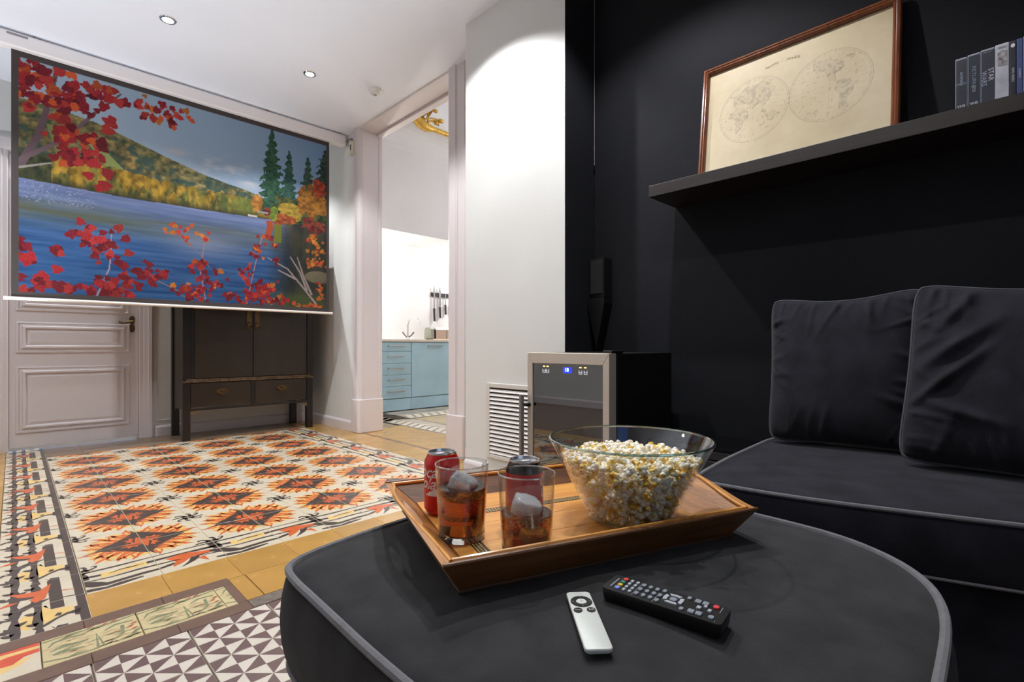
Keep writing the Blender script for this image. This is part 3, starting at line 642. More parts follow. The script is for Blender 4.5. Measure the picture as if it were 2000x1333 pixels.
    def conifer(u0, top, bot, hw, col, seed):
        r = np.random.RandomState(seed)
        f = (V - top) / (bot - top); jag = 0.55 + 0.45 * np.abs(np.sin(f * 34 + U * 40)) + (noise(110, 80, seed, 2) - 0.5) * 0.9
        k = (f > 0) & (f < 1) & (np.abs(U - u0) * A < hw * A * (0.06 + 0.94 * f ** 0.8) * jag)
        put(k, C(*col) + (noise(90, 90, seed + 1, 2)[..., None] - 0.5) * C(50, 60, 40))
    conifer(0.985, 0.05, 0.5, 0.10, (30, 52, 44), 52); conifer(0.905, 0.12, 0.5, 0.055, (40, 66, 56), 53)
    conifer(0.826, 0.11, 0.49, 0.05, (38, 70, 60), 51); conifer(0.757, 0.02, 0.49, 0.062, (34, 68, 48), 50)
    def blob(u0, v0, ru, rv, col, seed, dens=0.5):
        k = ((U - u0) / ru) ** 2 + ((V - v0) / rv) ** 2 + (noise(40, 36, seed, 3) - 0.5) * 1.6 < 1
        put(k & (noise(90, 80, seed + 3, 2) > 1 - dens - 0.12), C(*col) + (noise(80, 70, seed + 1, 2)[..., None] - 0.5) * C(90, 70, 30))
    blob(0.86, 0.44, 0.13, 0.08, (52, 60, 30), 60, 0.9); blob(0.70, 0.44, 0.02, 0.05, (140, 92, 36), 61, .8); blob(0.92, 0.37, 0.07, 0.09, (126, 82, 28), 62, .7); blob(0.955, 0.28, 0.03, 0.05, (140, 52, 34), 63, .6)
    blob(0.83, 0.45, 0.045, 0.05, (130, 108, 36), 64, .7); blob(0.80, 0.50, 0.05, 0.03, (128, 62, 30), 65, .7); blob(0.93, 0.50, 0.05, 0.05, (96, 34, 28), 66, .6); blob(0.76, 0.48, 0.02, 0.04, (96, 112, 36), 67, .8); blob(0.735, 0.47, 0.016, 0.03, (92, 38, 26), 68, .9)
    put((V > 0.503) & (V < 0.513) & (U > 0.665) & (U < 0.70), C(170, 160, 150)); put((V > 0.475) & (V < 0.485) & (U > 0.70) & (U < 0.742), C(120, 122, 110))
    rock = ((U - 0.95) / 0.06) ** 2 + ((V - 0.80) / 0.035) ** 2 < 1; put(rock, C(92, 86, 66) + (n2[..., None] - .5) * C(60, 50, 40))
    gb = np.exp(-((U - 0.86) / 0.1) ** 2 - ((V - 0.95) / 0.05) ** 2); put(np.clip(gb, 0, .7), C(62, 76, 36))
    # twigs and leaves
    def line(pts, w0, w1, col):
        n = len(pts) - 1
        for i in range(n):
            (xa, ya), (xb, yb) = pts[i], pts[i + 1]; dx, dy = (xb - xa) * A, yb - ya; L2 = dx * dx + dy * dy
            t = np.clip(((U - xa) * A * dx + (V - ya) * dy) / L2, 0, 1); d = np.hypot((U - xa) * A - t * dx, V - ya - t * dy)
            put(d < (w0 + (w1 - w0) * (i + t) / n), C(*col))
    def leaf(u, v, a, ang, col):
        R_ = a * 1.7; x0, x1 = int(max(0, (u - R_ / A) * nx)), int(min(nx, (u + R_ / A) * nx + 1)); y0, y1 = int(max(0, (v - R_) * nz)), int(min(nz, (v + R_) * nz + 1))
        if x1 <= x0 or y1 <= y0: return
        x = (U[y0:y1, x0:x1] - u) * A; y = V[y0:y1, x0:x1] - v
        th = np.arctan2(y, x) - ang; r = np.hypot(x, y)
        k = r < a * (0.86 + 0.16 * np.cos(3 * th) + 0.10 * np.cos(5 * th + 1) + 0.26 * np.cos(th))
        im[y0:y1, x0:x1][k] = col + (rs.rand(k.sum(), 1) - 0.5) * 22
    REDS = [(112, 18, 24), (134, 26, 28), (88, 14, 22), (140, 36, 32), (104, 18, 28)]
    ORS = [(166, 66, 28), (172, 98, 34), (156, 46, 32), (148, 32, 32)]
    def cluster(u, v, ru, rv, n, size, cols, mix=()):
        size *= 0.58; ru *= 0.95; rv *= 0.95; n = int(n * 0.85) + 1
        for _ in range(n):
            q = rs.randn(2) * 0.5; cc = cols[rs.randint(len(cols))] if (not mix or rs.rand() > 0.25) else mix[rs.randint(len(mix))]
            leaf(u + q[0] * ru, v + q[1] * rv, size * rs.uniform(0.6, 1.25), rs.uniform(0, 6.3), C(*cc) * rs.uniform(0.82, 1.1))
    line([(0.105, 0.02), (0.085, 0.18), (0.06, 0.33), (0.02, 0.46)], 0.007, 0.014, (84, 66, 72)); line([(0.265, 0.06), (0.2, 0.17), (0.12, 0.32), (0.02, 0.44)], 0.004, 0.009, (92, 74, 78)); line([(0.25, 0.09), (0.19, 0.1), (0.15, 0.13)], 0.004, 0.004, (80, 50, 56))
    line([(0.02, 0.47), (0.09, 0.43)], 0.005, 0.003, (130, 126, 116))
    for u, v, ru, rv, n in ((0.05, 0.10, 0.06, 0.09, 30), (0.15, 0.10, 0.06, 0.07, 26), (0.12, 0.16, 0.09, 0.06, 22), (0.25, 0.075, 0.035, 0.04, 8), (0.04, 0.19, 0.03, 0.04, 7), (0.11, 0.235, 0.05, 0.03, 8), (0.10, 0.30, 0.04, 0.03, 9), (0.16, 0.30, 0.06, 0.04, 12), (0.15, 0.38, 0.07, 0.04, 22), (0.215, 0.42, 0.035, 0.07, 10), (0.21, 0.31, 0.03, 0.03, 6)): cluster(u, v, ru, rv, n, 0.036, REDS, ORS[:1])
    for u, v, n in ((0.315, 0.075, 7), (0.345, 0.09, 9), (0.385, 0.085, 9), (0.425, 0.075, 7), (0.36, 0.12, 6), (0.405, 0.125, 5), (0.47, 0.06, 3)): cluster(u, v, 0.026, 0.035, n, 0.026, REDS + ORS, ORS)
    leaf(0.235, 0.19, 0.03, 1.0, C(140, 34, 34)); leaf(0.225, 0.235, 0.026, 0.2, C(150, 40, 36))
    line([(0.24, 0.70), (0.235, 0.85), (0.20, 0.985)], 0.002, 0.003, (140, 120, 130)); line([(0.43, 0.66), (0.50, 0.74), (0.53, 0.8)], 0.0018, 0.0018, (110, 96, 110)); line([(0.515, 0.68), (0.50, 0.82), (0.52, 0.98)], 0.002, 0.002, (140, 110, 110)); line([(0.72, 0.60), (0.69, 0.78), (0.66, 0.98)], 0.002, 0.002, (150, 110, 110)); line([(0.37, 0.89), (0.43, 0.93), (0.47, 0.985)], 0.002, 0.002, (110, 96, 80))
    for pts in ([(0.74, 0.72), (0.82, 0.77), (0.88, 0.86), (0.95, 0.97)], [(0.83, 0.70), (0.87, 0.78), (0.90, 0.88)], [(0.86, 0.70), (0.885, 0.80), (0.92, 0.90)], [(0.78, 0.78), (0.85, 0.82)]): line(pts, 0.0025, 0.006, (134, 122, 118))
    for u, v, ru, rv, n, s in ((0.19, 0.72, 0.08, 0.06, 36, 0.03), (0.22, 0.79, 0.06, 0.04, 10, 0.028), (0.11, 0.80, 0.03, 0.03, 5, 0.028), (0.03, 0.82, 0.03, 0.06, 10, 0.034), (0.06, 0.93, 0.06, 0.05, 16, 0.034), (0.15, 0.95, 0.05, 0.035, 8, 0.04), (0.24, 0.94, 0.08, 0.045, 30, 0.032), (0.31, 0.87, 0.06, 0.07, 26, 0.028), (0.37, 0.85, 0.035, 0.05, 9, 0.026)): cluster(u, v, ru, rv, n, s, REDS)
    for u, v, ru, rv, n, s in ((0.43, 0.635, 0.035, 0.04, 18, 0.02), (0.45, 0.68, 0.045, 0.02, 6, 0.018), (0.515, 0.655, 0.022, 0.035, 9, 0.018)): cluster(u, v, ru, rv, n, s, ORS, ORS)
    for u, v, ru, rv, n, s in ((0.50, 0.82, 0.04, 0.06, 26, 0.022), (0.56, 0.86, 0.035, 0.06, 14, 0.022), (0.49, 0.94, 0.07, 0.06, 60, 0.02), (0.59, 0.94, 0.03, 0.05, 10, 0.02), (0.70, 0.70, 0.022, 0.06, 18, 0.02), (0.74, 0.62, 0.02, 0.03, 5, 0.02), (0.765, 0.66, 0.012, 0.03, 4, 0.022), (0.77, 0.735, 0.02, 0.02, 4, 0.022), (0.655, 0.80, 0.03, 0.04, 12, 0.02), (0.72, 0.90, 0.08, 0.06, 60, 0.022), (0.68, 0.95, 0.08, 0.04, 40, 0.022), (0.80, 0.95, 0.05, 0.03, 14, 0.02)): cluster(u, v, ru, rv, n, s, REDS, ORS)
    for u, v, ru, rv, n, s in ((0.92, 0.58, 0.04, 0.03, 14, 0.02), (0.95, 0.64, 0.035, 0.06, 24, 0.02), (0.935, 0.72, 0.05, 0.03, 24, 0.02), (0.96, 0.88, 0.02, 0.06, 20, 0.018), (0.92, 0.965, 0.07, 0.012, 26, 0.014)): cluster(u, v, ru, rv, n, s, [(160, 92, 32), (148, 70, 30), (170, 108, 38)], ORS)
    # black masking border of the fabric
    bd = (U < 0.0165) | (U > 0.986) | (V < 0.022) | (V > 0.978); put(bd, C(62, 56, 54))
    im = im * 0.9 + np.array([8, 8, 9.])
    c = np.clip(im, 0, 255) / 255.0
    return np.where(c <= 0.04045, c / 12.92, ((c + 0.055) / 1.055) ** 2.4)
def paint_grid(name, x0, x1, z0, z1, arr, m, parent, curve=None):
    """upright grid whose vertices carry the colours of arr (row 0 at the top), facing -y"""
    nz, nx = arr.shape[:2]
    X, Z = np.meshgrid(np.linspace(x0, x1, nx), np.linspace(z1, z0, nz))
    v = np.stack([X, np.zeros_like(X), Z], -1).reshape(-1, 3)
    idx = np.arange(nx * nz).reshape(nz, nx)
    f = np.stack([idx[1:, :-1], idx[1:, 1:], idx[:-1, 1:], idx[:-1, :-1]], -1).reshape(-1, 4)
    me = bpy.data.meshes.new(name); me.vertices.add(len(v)); me.vertices.foreach_set('co', v.ravel().astype(np.float32))
    me.loops.add(f.size); me.loops.foreach_set('vertex_index', f.ravel().astype(np.int32)); me.polygons.add(len(f)); me.polygons.foreach_set('loop_start', np.arange(0, f.size, 4, dtype=np.int32))
    me.update(calc_edges=True)
    a = me.color_attributes.new('paint', 'FLOAT_COLOR', 'POINT')
    a.data.foreach_set('color', np.concatenate([arr.reshape(-1, 3), np.ones((nx * nz, 1))], 1).ravel().astype(np.float32))
    me.materials.append(m); me.validate()
    return place(name, me, parent)
sm_ = attr_mat('screen_print', 0.75, 0.2, gain=1.2)
scr = thing('projection_screen', 'wide pull-down projection screen showing an autumn lake with red leaves', 'projection screen', (-0.013, 4.4, 0))
pic = paint_grid('picture', 0, PW, 1.088, 2.628, paint_picture(520, 390), sm_, scr)
MB().box(0, 0.0006, 1.088, PW, 0.0022, 2.66).build('fabric_backing', mat('screen_backing', rgb(60, 58, 58), 0.8), scr)
b = MB(); b.prism([(-0.035, 2.632), (0.028, 2.632), (0.034, 2.642), (0.034, 2.715), (0.024, 2.728), (-0.03, 2.728), (-0.042, 2.714), (-0.042, 2.642)], -0.28, 2.178, 'x'); b.build('housing', mat('enamelled_housing', rgb(240, 236, 236), 0.4), scr, bev=0.003)
for x in (-0.285, 2.178): MB().prism([(-0.036, 2.628), (0.03, 2.628), (0.037, 2.642), (0.037, 2.716), (0.026, 2.73), (-0.032, 2.73), (-0.045, 2.713), (-0.045, 2.640)], x, x + 0.006, 'x').build('end_cap', whitep, scr, bev=0.002)
MB().box(-0.02, -0.0432, 2.70, 0.075, -0.0418, 2.714).build('badge', mat('grey_badge', rgb(150, 140, 148), 0.5), scr)
b = MB(); b.tube([(-0.03, -0.002, 1.079), (PW + 0.02, -0.002, 1.079)], 0.0105, 14); b.build('bottom_bar', mat('ivory_bar', rgb(236, 232, 224), 0.35), scr, smooth=True)
for x in (-0.034, PW + 0.018): MB().tube([(x, -0.002, 1.079), (x + 0.012, -0.002, 1.079)], 0.0125, 14).build('bar_cap', whitep, scr, smooth=True, bev=0.002)
for x in (1.5, 2.12, 0.1): MB().box(x, -0.01, 2.722, x + 0.03, 0.01, H - 0.001).tube([(x + 0.015, -0.02, 2.724), (x + 0.01, -0.03, 2.735), (x - 0.01, -0.02, 2.738)], 0.002, 6).build('hanger', chrome, scr, bev=0.001)
t = thing('control_box', 'little cream control box with a dark slot beside the screen end', 'switch', (2.2, 4.27, 2.60))
MB().box(-0.022, -0.04, -0.07, 0, 0.03, 0.045).build('body', mat('cream_plastic', rgb(214, 204, 178), 0.45), t, bev=0.004)
MB().box(-0.024, 0.0, -0.03, -0.0215, 0.018, 0.022).build('slot', blackp, t, bev=0.001)
b = MB(); b.tube([(-0.012, 0.0, 0.045), (-0.012, 0.01, 0.07), (-0.01, 0.05, 0.085), (-0.008, 0.11, 0.083), (-0.012, 0.125, 0.082)], 0.0028, 6); b.tube([(-0.012, -0.02, 0.045), (-0.01, -0.01, 0.07), (-0.008, 0.04, 0.09)], 0.0025, 6); b.build('cable', blackp, t, smooth=True)

# ------------------------------------------------------------------ dark cabinet on legs
lac = mat('dark_lacquer', rgb(46, 38, 28), 0.34, var=0.22, vscale=5, stretch=(1, 1, 0.35), bump=0.1, bscale=60)
lac2 = mat('black_lacquer', rgb(30, 25, 21), 0.32, var=0.25, vscale=6, bump=0.1, bscale=60)
worn = mat('worn_edge_lacquer', rgb(40, 32, 26), 0.4, col2=rgb(120, 96, 66), vscale=34, detail=6)
cab = thing('lacquer_cabinet', 'tall dark lacquered cabinet with brass pulls, standing behind the screen', 'cabinet', (0.972, 4.772, 0))
CW, CD, CT = 1.068, 0.44, 1.72
for x in (0, CW - 0.055):
    for y in (0, CD - 0.055): MB().box(x, y, 0, x + 0.055, y + 0.055, CT).build('leg', lac2, cab, bev=0.004)
for x in (0.012, CW - 0.030): MB().box(x, 0.05, 0.25, x + 0.018, CD - 0.05, CT - 0.02).build('side_panel', lac, cab)
MB().box(0.03, CD - 0.03, 0.25, CW - 0.03, CD - 0.015, CT - 0.02).build('back_panel', lac2, cab)
MB().box(-0.04, -0.03, CT, CW + 0.04, CD + 0.02, CT + 0.035).build('top_board', lac2, cab, bev=0.006)
MB().box(0.02, -0.004, 0.49, CW - 0.02, CD - 0.02, 0.508).box(-0.004, -0.010, 0.478, CW + 0.004, 0.03, 0.492).build('rail', worn, cab, bev=0.003)
MB().box(0.05, 0.004, 0.245, CW - 0.05, 0.022, 0.268).box(0.518, 0.003, 0.26, 0.548, 0.022, 0.48).build('apron', lac2, cab, bev=0.003)
for x0, x1 in ((0.058, 0.516), (0.55, CW - 0.058)):
    d = MB().box(x0, 0.004, 0.272, x1, 0.36, 0.474).build('drawer', lac, cab, bev=0.003)
    xc = (x0 + x1) / 2; b = MB()
    b.prism([(xc + 0.05 * math.cos(a) * (0.8 + 0.2 * abs(math.cos(2 * a))), 0.395 + 0.026 * math.sin(a) * (0.8 + 0.3 * abs(math.sin(1.5 * a)))) for a in [2 * math.pi * i / 24 for i in range(24)]], 0.0, 0.005, 'y')
    b.tube([(xc + 0.036 * math.cos(a), -0.008 - 0.01 * math.sin(-a), 0.398 + 0.028 * math.sin(a)) for a in [R(q) for q in range(180, 361, 20)]], 0.004, 8)
    b.ball((xc, -0.004, 0.402), 0.013); b.build('handle', brass, d, smooth=True)
for x0, x1, hx in ((0.085, 0.532, 0.50), (0.536, CW - 0.058, 0.568)):
    d = MB().box(x0, 0.003, 0.512, x1, 0.024, CT - 0.02).build('door', lac, cab, bev=0.003)
    b = MB(); b.prism([(hx + 0.020 * math.cos(a), 1.03 + 0.085 * math.sin(a)) for a in [2 * math.pi * i / 20 for i in range(20)]], -0.002, 0.004, 'y')
    b.tube([(hx + 0.024 * math.cos(a), -0.008, 0.955 + 0.026 * math.sin(a)) for a in [2 * math.pi * i / 16 for i in range(16)]], 0.0035, 6, closed=True); b.ball((hx, -0.005, 0.985), 0.010); b.build('handle', brass, d, smooth=True)
MB().box(0.056, 0.002, 0.51, 0.083, 0.03, CT - 0.02).build('stile', lac2, cab, bev=0.003)

for x0, s_ in ((0.055, 1), (CW - 0.055, -1)):
    MB().prism([(x0, 0.246), (x0 + s_ * 0.10, 0.246), (x0 + s_ * 0.07, 0.236), (x0 + s_ * 0.03, 0.228), (x0, 0.205)], 0.006, 0.020, 'y').build('corner_bracket', worn, cab)
for y0, s_ in ((0.055, 1), (CD - 0.055, -1)):
    MB().prism([(y0, 0.252), (y0 + s_ * 0.08, 0.252), (y0 + s_ * 0.06, 0.240), (y0 + s_ * 0.025, 0.232), (y0, 0.21)], 0.014, 0.026, 'x').build('corner_bracket', worn, cab)

# ------------------------------------------------------------------ vent grille on the chimney wall
vent = thing('vent_grille', 'white louvred vent grille low on the chimney wall', 'vent', (1.95, 2.16, 0.137))
vm = mat('vent_enamel', rgb(206, 203, 198), 0.4); VW, VH = 0.40, 0.432
b = MB()
for y0, y1, z0, z1 in ((0, 0.024, 0, VH), (VW - 0.024, VW, 0, VH), (0.024, VW - 0.024, 0, 0.024), (0.024, VW - 0.024, VH - 0.026, VH)): b.box(-0.010, -y1, z0, 0.0, -y0, z1)
b.build('frame', vm, vent, bev=0.003)
MB().box(-0.002, -VW + 0.01, 0.01, -0.0005, -0.01, VH - 0.01).build('duct', blackp, vent)
sl = MB().hexa([(-0.009, -VW + 0.0245, 0), (-0.009, -0.0245, 0), (-0.0025, -0.0245, 0.012), (-0.0025, -VW + 0.0245, 0.012), (-0.010, -VW + 0.0245, 0.003), (-0.010, -0.0245, 0.003), (-0.0025, -0.0245, 0.0155), (-0.0025, -VW + 0.0245, 0.0155)]).mesh('slat', whitep)
for i in range(16): place('slat', sl, vent, (0, 0, 0.028 + i * 0.0235))

# ------------------------------------------------------------------ wine cooler in the alcove
wc = thing('wine_cooler', 'black wine cooler with steel framed glass door and blue display', 'wine cooler', (1.62, 1.10, 0))
WW, WD, WH = 0.432, 0.496, 0.752
b = MB(); b.box(0.055, 0.0, 0.03, WD, 0.012, WH); b.box(0.055, WW - 0.012, 0.03, WD, WW, WH); b.box(0.055, 0.012, WH - 0.014, WD, WW - 0.012, WH); b.box(0.055, 0.012, 0.03, WD, WW - 0.012, 0.07); b.box(WD - 0.014, 0.012, 0.07, WD, WW - 0.012, WH - 0.014)
b.build('cabinet_body', blackp, wc, bev=0.004)
for y in (0.03, WW - 0.06):
    for x in (0.08, WD - 0.06): MB().lathe([(0.016, 0), (0.016, 0.03)], 12, (x, y + 0.015, 0), cap0=True, cap1=True).build('foot', blackp, wc)
FW_ = [(0, 0.04, 0.0, 0.034), (WW - 0.034, WW, 0, 0)]
z0, z1 = 0.035, WH; s_ = 0.030; tp = 0.046
def bar(P, Q): # mitred frame bar from outline P (outer) to Q (inner), yz pairs
    bb = MB(); n = 4
    for k in range(1):
        bb.hexa([(0.048, *P[0]), (0.048, *P[1]), (0.048, *Q[1]), (0.048, *Q[0]), (0.0, *P[0]), (0.0, *P[1]), (0.0, *Q[1]), (0.0, *Q[0])])
    return bb
O_ = [(0, z0), (WW, z0), (WW, z1), (0, z1)]; I_ = [(s_, z0 + tp), (WW - s_, z0 + tp), (WW - s_, z1 - tp), (s_, z1 - tp)]
for k in range(4): bar((O_[k], O_[(k + 1) % 4]), (I_[k], I_[(k + 1) % 4])).build('frame_bar', steel, wc, bev=0.002)
glz = thin_glass('smoked_glass', (0.12, 0.12, 0.13), 1.5, 0.9, extra=0.16)
MB().box(0.006, s_, z0 + tp, 0.012, WW - s_, z1 - tp).build('door_glass', glz, wc)
MB().box(0.014, s_ - 0.005, z0 + tp - 0.005, 0.05, s_ + 0.012, z1 - tp + 0.005).box(0.014, WW - s_ - 0.012, z0 + tp - 0.005, 0.05, WW - s_ + 0.005, z1 - tp + 0.005).box(0.014, s_, z1 - tp - 0.075, 0.05, WW - s_, z1 - tp).build('gasket', blackp, wc)
b = MB(); b.tube([(-0.025, WW + 0.012, 0.10), (-0.025, WW + 0.012, 0.565)], 0.011, 12); b.build('handle', mat('dark_steel', rgb(150, 144, 142), 0.3, metal=0.6), wc, smooth=True)
for z in (0.14, 0.515): MB().box(-0.025, WW - 0.02, z, 0.004, WW + 0.014, z + 0.013).build('handle_bracket', blackp, wc, bev=0.002)
MB().box(0.02, 0.0, WH, 0.10, 0.045, WH + 0.012).build('hinge', blackp, wc, bev=0.004)
bl = mat('display_blue', (0.02, 0.05, 0.9), 0.5, emit=1.1); oi = mat('icon_amber', (1.0, 0.62, 0.2), 0.5, emit=1.6); wi = mat('icon_white', (0.8, 0.8, 0.9), 0.5, emit=0.9); bw = mat('digit_white_blue', (0.30, 0.42, 1.0), 0.5, emit=7.0)
rotm = (R(90), 0, R(-90))
ds = MB().box(0.0052, 0.185, z1 - tp - 0.038, 0.0058, 0.232, z1 - tp - 0.014).build('display', bl, wc)
text('digits', '18', 0.022, bw, wc, (0.0048, 0.213, z1 - tp - 0.025), rotm)
for y in (0.318, 0.338, 0.118, 0.142): MB().box(0.0052, y - 0.006, z1 - tp - 0.015, 0.0058, y + 0.006, z1 - tp - 0.010).build('indicator', oi, wc)
for y in (0.318, 0.338, 0.116, 0.142):
    b2 = MB()
    for u0, u1, v0, v1 in ((-0.008, -0.0065, 0, 0.016), (0.0065, 0.008, 0, 0.016), (-0.0065, 0.0065, 0.007, 0.0085), (-0.0065, 0.0065, 0, 0.0012)): b2.box(0.0052, y + u0, z1 - tp - 0.040 + v0, 0.0058, y + u1, z1 - tp - 0.040 + v1)
    b2.build('icon', wi, wc)
for z in (0.22, 0.36, 0.50):
    b = MB()
    for i in range(9): b.tube([(0.08, 0.05 + i * 0.041, z), (0.44, 0.05 + i * 0.041, z)], 0.0022, 6)
    b.tube([(0.075, 0.04 + i * 0.0176, z + 0.004 + 0.012 * abs(math.sin(i * 0.157 * 4))) for i in range(21)], 0.003, 6); b.build('rack', chrome, wc, smooth=True)
MB().box(0.062, -0.0012, 0.29, 0.128, 0.0, 0.464).build('bowl_reflection', mat('blue_reflection', rgb(28, 104, 190), 0.45), wc)  # blue patch painted here for a reflection in the bowl glass
for y, z, nm in ((0.10, 0.41, 'dark wine bottle lying on the upper rack in the cooler'), (0.26, 0.27, 'dark wine bottle lying on the lower rack in the cooler')):
    t = thing('wine_bottle', nm, 'bottle', (1.70, 1.10 + y, z), group='bottles in the wine cooler')
    b = MB(); pr = [(0.012, 0.0), (0.0135, 0.002), (0.0135, 0.08), (0.018, 0.10), (0.036, 0.13), (0.0375, 0.15), (0.0375, 0.29), (0.034, 0.296), (0.001, 0.29)]
    b.loft([[(zz, r * math.cos(a), r * math.sin(a)) for a in [2 * math.pi * i / 20 for i in range(20)]] for r, zz in pr], True, True, False); b.build('body', mat('bottle_green', rgb(24, 34, 22), 0.1), t, smooth=True)
    MB().loft([[(zz, r * math.cos(a), r * math.sin(a)) for a in [2 * math.pi * i / 20 for i in range(20)]] for r, zz in ((0.001, -0.0015), (0.0145, -0.001), (0.0148, 0.055), (0.0138, 0.056))], True, True, False).build('foil', gold, t, smooth=True)

# ------------------------------------------------------------------ speaker in the alcove corner and pull cord
sp = thing('wall_speaker', 'slim black loudspeaker tapering to a point in the alcove corner', 'speaker', (2.158, 1.52, 0))
def spk(z, w, d): return [(-d, -w, z), (-d * 0.5, w, z), (d * 0.9, w * 1.1, z), (d * 0.9, -w, z)]
b = MB(); b.loft([[(-0.035, -0.045, z), (-0.028, 0.045, z), (0.02, 0.062, z), (0.042, 0.05, z), (0.042, -0.045, z)] for z in (1.03, 1.235)], True); b.build('enclosure', blackp, sp, bev=0.004)
MB().box(-0.037, -0.038, 1.05, -0.034, 0.036, 1.225).build('grille', mat('speaker_cloth', rgb(26, 26, 28), 0.8, bump=0.6, bscale=400), sp, bev=0.001)
MB().loft([[(-0.02 * k - 0.012, -0.045 * k - 0.0 + (1 - k) * 0.02, z), (-0.02 * k - 0.012, 0.045 * k + 0.012, z), (0.04, 0.045 * k + 0.012, z), (0.04, -0.045 * k + (1 - k) * 0.02, z)] for z, k in ((0.758, 0.05), (0.93, 0.75), (1.0, 1.0), (1.03, 1.0))], True).build('stand', blackp, sp)
t = thing('pull_cord', 'thin pull cord with a small tip hanging in the alcove corner', 'cord', (2.176, 1.57, 0))
MB().tube([(0, 0, H), (0, 0, 1.75)], 0.0016, 6).build('cord', mat('cord_grey', rgb(126, 118, 116), 0.7), t); MB().lathe([(0.001, 1.728), (0.005, 1.732), (0.0035, 1.75), (0.001, 1.756)], 10).build('tip', blackp, t, smooth=True)

# ------------------------------------------------------------------ stacked player boxes on the floor by the wall
av_y0, av_x0 = 0.70, 1.86
t = thing('media_shelf', 'low black stand against the wall behind the sofa end', 'stand', (1.82, 0.70, 0))
MB().box(0, 0, 0.27, 0.36, 0.395, 0.29).build('top_board', blackp, t, bev=0.003)
for x in (0.0, 0.335):
    for y in (0.0, 0.37): MB().box(x, y, 0, x + 0.025, y + 0.025, 0.27).build('leg', blackp, t, bev=0.002)
t = thing('media_receiver', 'flat black receiver at the bottom of the player stack', 'receiver', (1.84, 0.715, 0.29))
MB().box(0, 0, 0.006, 0.30, 0.37, 0.062).build('case', blackp, t, bev=0.004); MB().box(-0.003, 0.005, 0.010, 0.0, 0.365, 0.058).build('front_panel', blackg, t)
for i in range(5): MB().box(-0.0055, 0.17 + i * 0.016, 0.03, -0.003, 0.179 + i * 0.016, 0.036).build('button', whitep if i == 9 else mat('grey_key', rgb(90, 92, 96), 0.5) if i == 0 else bpy.data.materials['grey_key'], t)
for q in (0.03, 0.34):
    for p_ in (0.03, 0.25): MB().box(p_, q, 0, p_ + 0.02, q + 0.02, 0.006).build('foot', blackp, t)
t = thing('disc_player', 'glossy black disc player with a red light on top of the player stack', 'player', (1.85, 0.70, 0.352))
MB().prism([(0, 0.0), (0.28, 0.0), (0.28, 0.045), (0.02, 0.045), (0.0, 0.03)], 0.0, 0.38, 'y').build('case', blackg, t, bev=0.004)
MB().box(-0.002, 0.02, 0.006, 0.0, 0.36, 0.026).build('front_panel', blackg, t); MB().lathe([(0.004, 0), (0.004, 0.002), (0.0005, 0.003)], 12, (0.012, 0.105, 0.036)).build('status_light', mat('red_led', (1.0, 0.05, 0.12), 0.4, emit=2.2), t)
# ------------------------------------------------------------------ wall shelf, framed map, boxed tapes
wenge = mat('wenge_veneer', rgb(40, 33, 31), 0.42, var=0.25, vscale=6, stretch=(6, 1, 14), bump=0.1, bscale=80)
sh = thing('wall_shelf', 'long dark wood floating shelf on the black wall', 'shelf', (2.203, 1.124, 1.427))
MB().box(-0.247, -1.9, 0, 0, 0, 0.049).build('board', wenge, sh, bev=0.0015)
fr = thing('framed_map', 'framed old world map of two hemispheres leaning on the shelf', 'framed map', (2.118, 0.975, 1.4765), (0, 0, 0))
FWd, FH = 0.70, 0.526; tilt = math.atan2(0.068, FH)
frm = thing('x', 'x', 'x'); bpy.data.objects.remove(frm)
fr.rotation_euler = (0, tilt, 0)
# in the frame's own axes: x = depth (front is -x), y from 0 (far) to -FWd, z up
mah = mat('mahogany', rgb(110, 60, 34), 0.28, var=0.3, vscale=7, stretch=(1, 8, 1.5), coat=0.3)
prof = [(0, 0.0), (0, -0.014), (0.004, -0.020), (0.011, -0.022), (0.015, -0.018), (0.019, -0.019), (0.024, -0.014), (0.026, -0.008), (0.026, 0.0)]
def fbar(P, Q, inn):   # corners in (y,z); inn = inward unit vectors at each corner
    return MB().loft([[(d, p[0] + n[0] * w, p[1] + n[1] * w) for w, d in prof] for p, n in ((P, inn[0]), (Q, inn[1]))], True)
Cn = [(0, 0), (-FWd, 0), (-FWd, FH), (0, FH)]; Nn = [(-1, 1), (1, 1), (1, -1), (-1, -1)]
for k in range(4): fbar(Cn[k], Cn[(k + 1) % 4], (Nn[k], Nn[(k + 1) % 4])).build('frame_bar', mah, fr)
MB().box(0.0, -FWd + 0.004, 0.004, 0.006, -0.004, FH - 0.004).build('backing_board', blackp, fr)
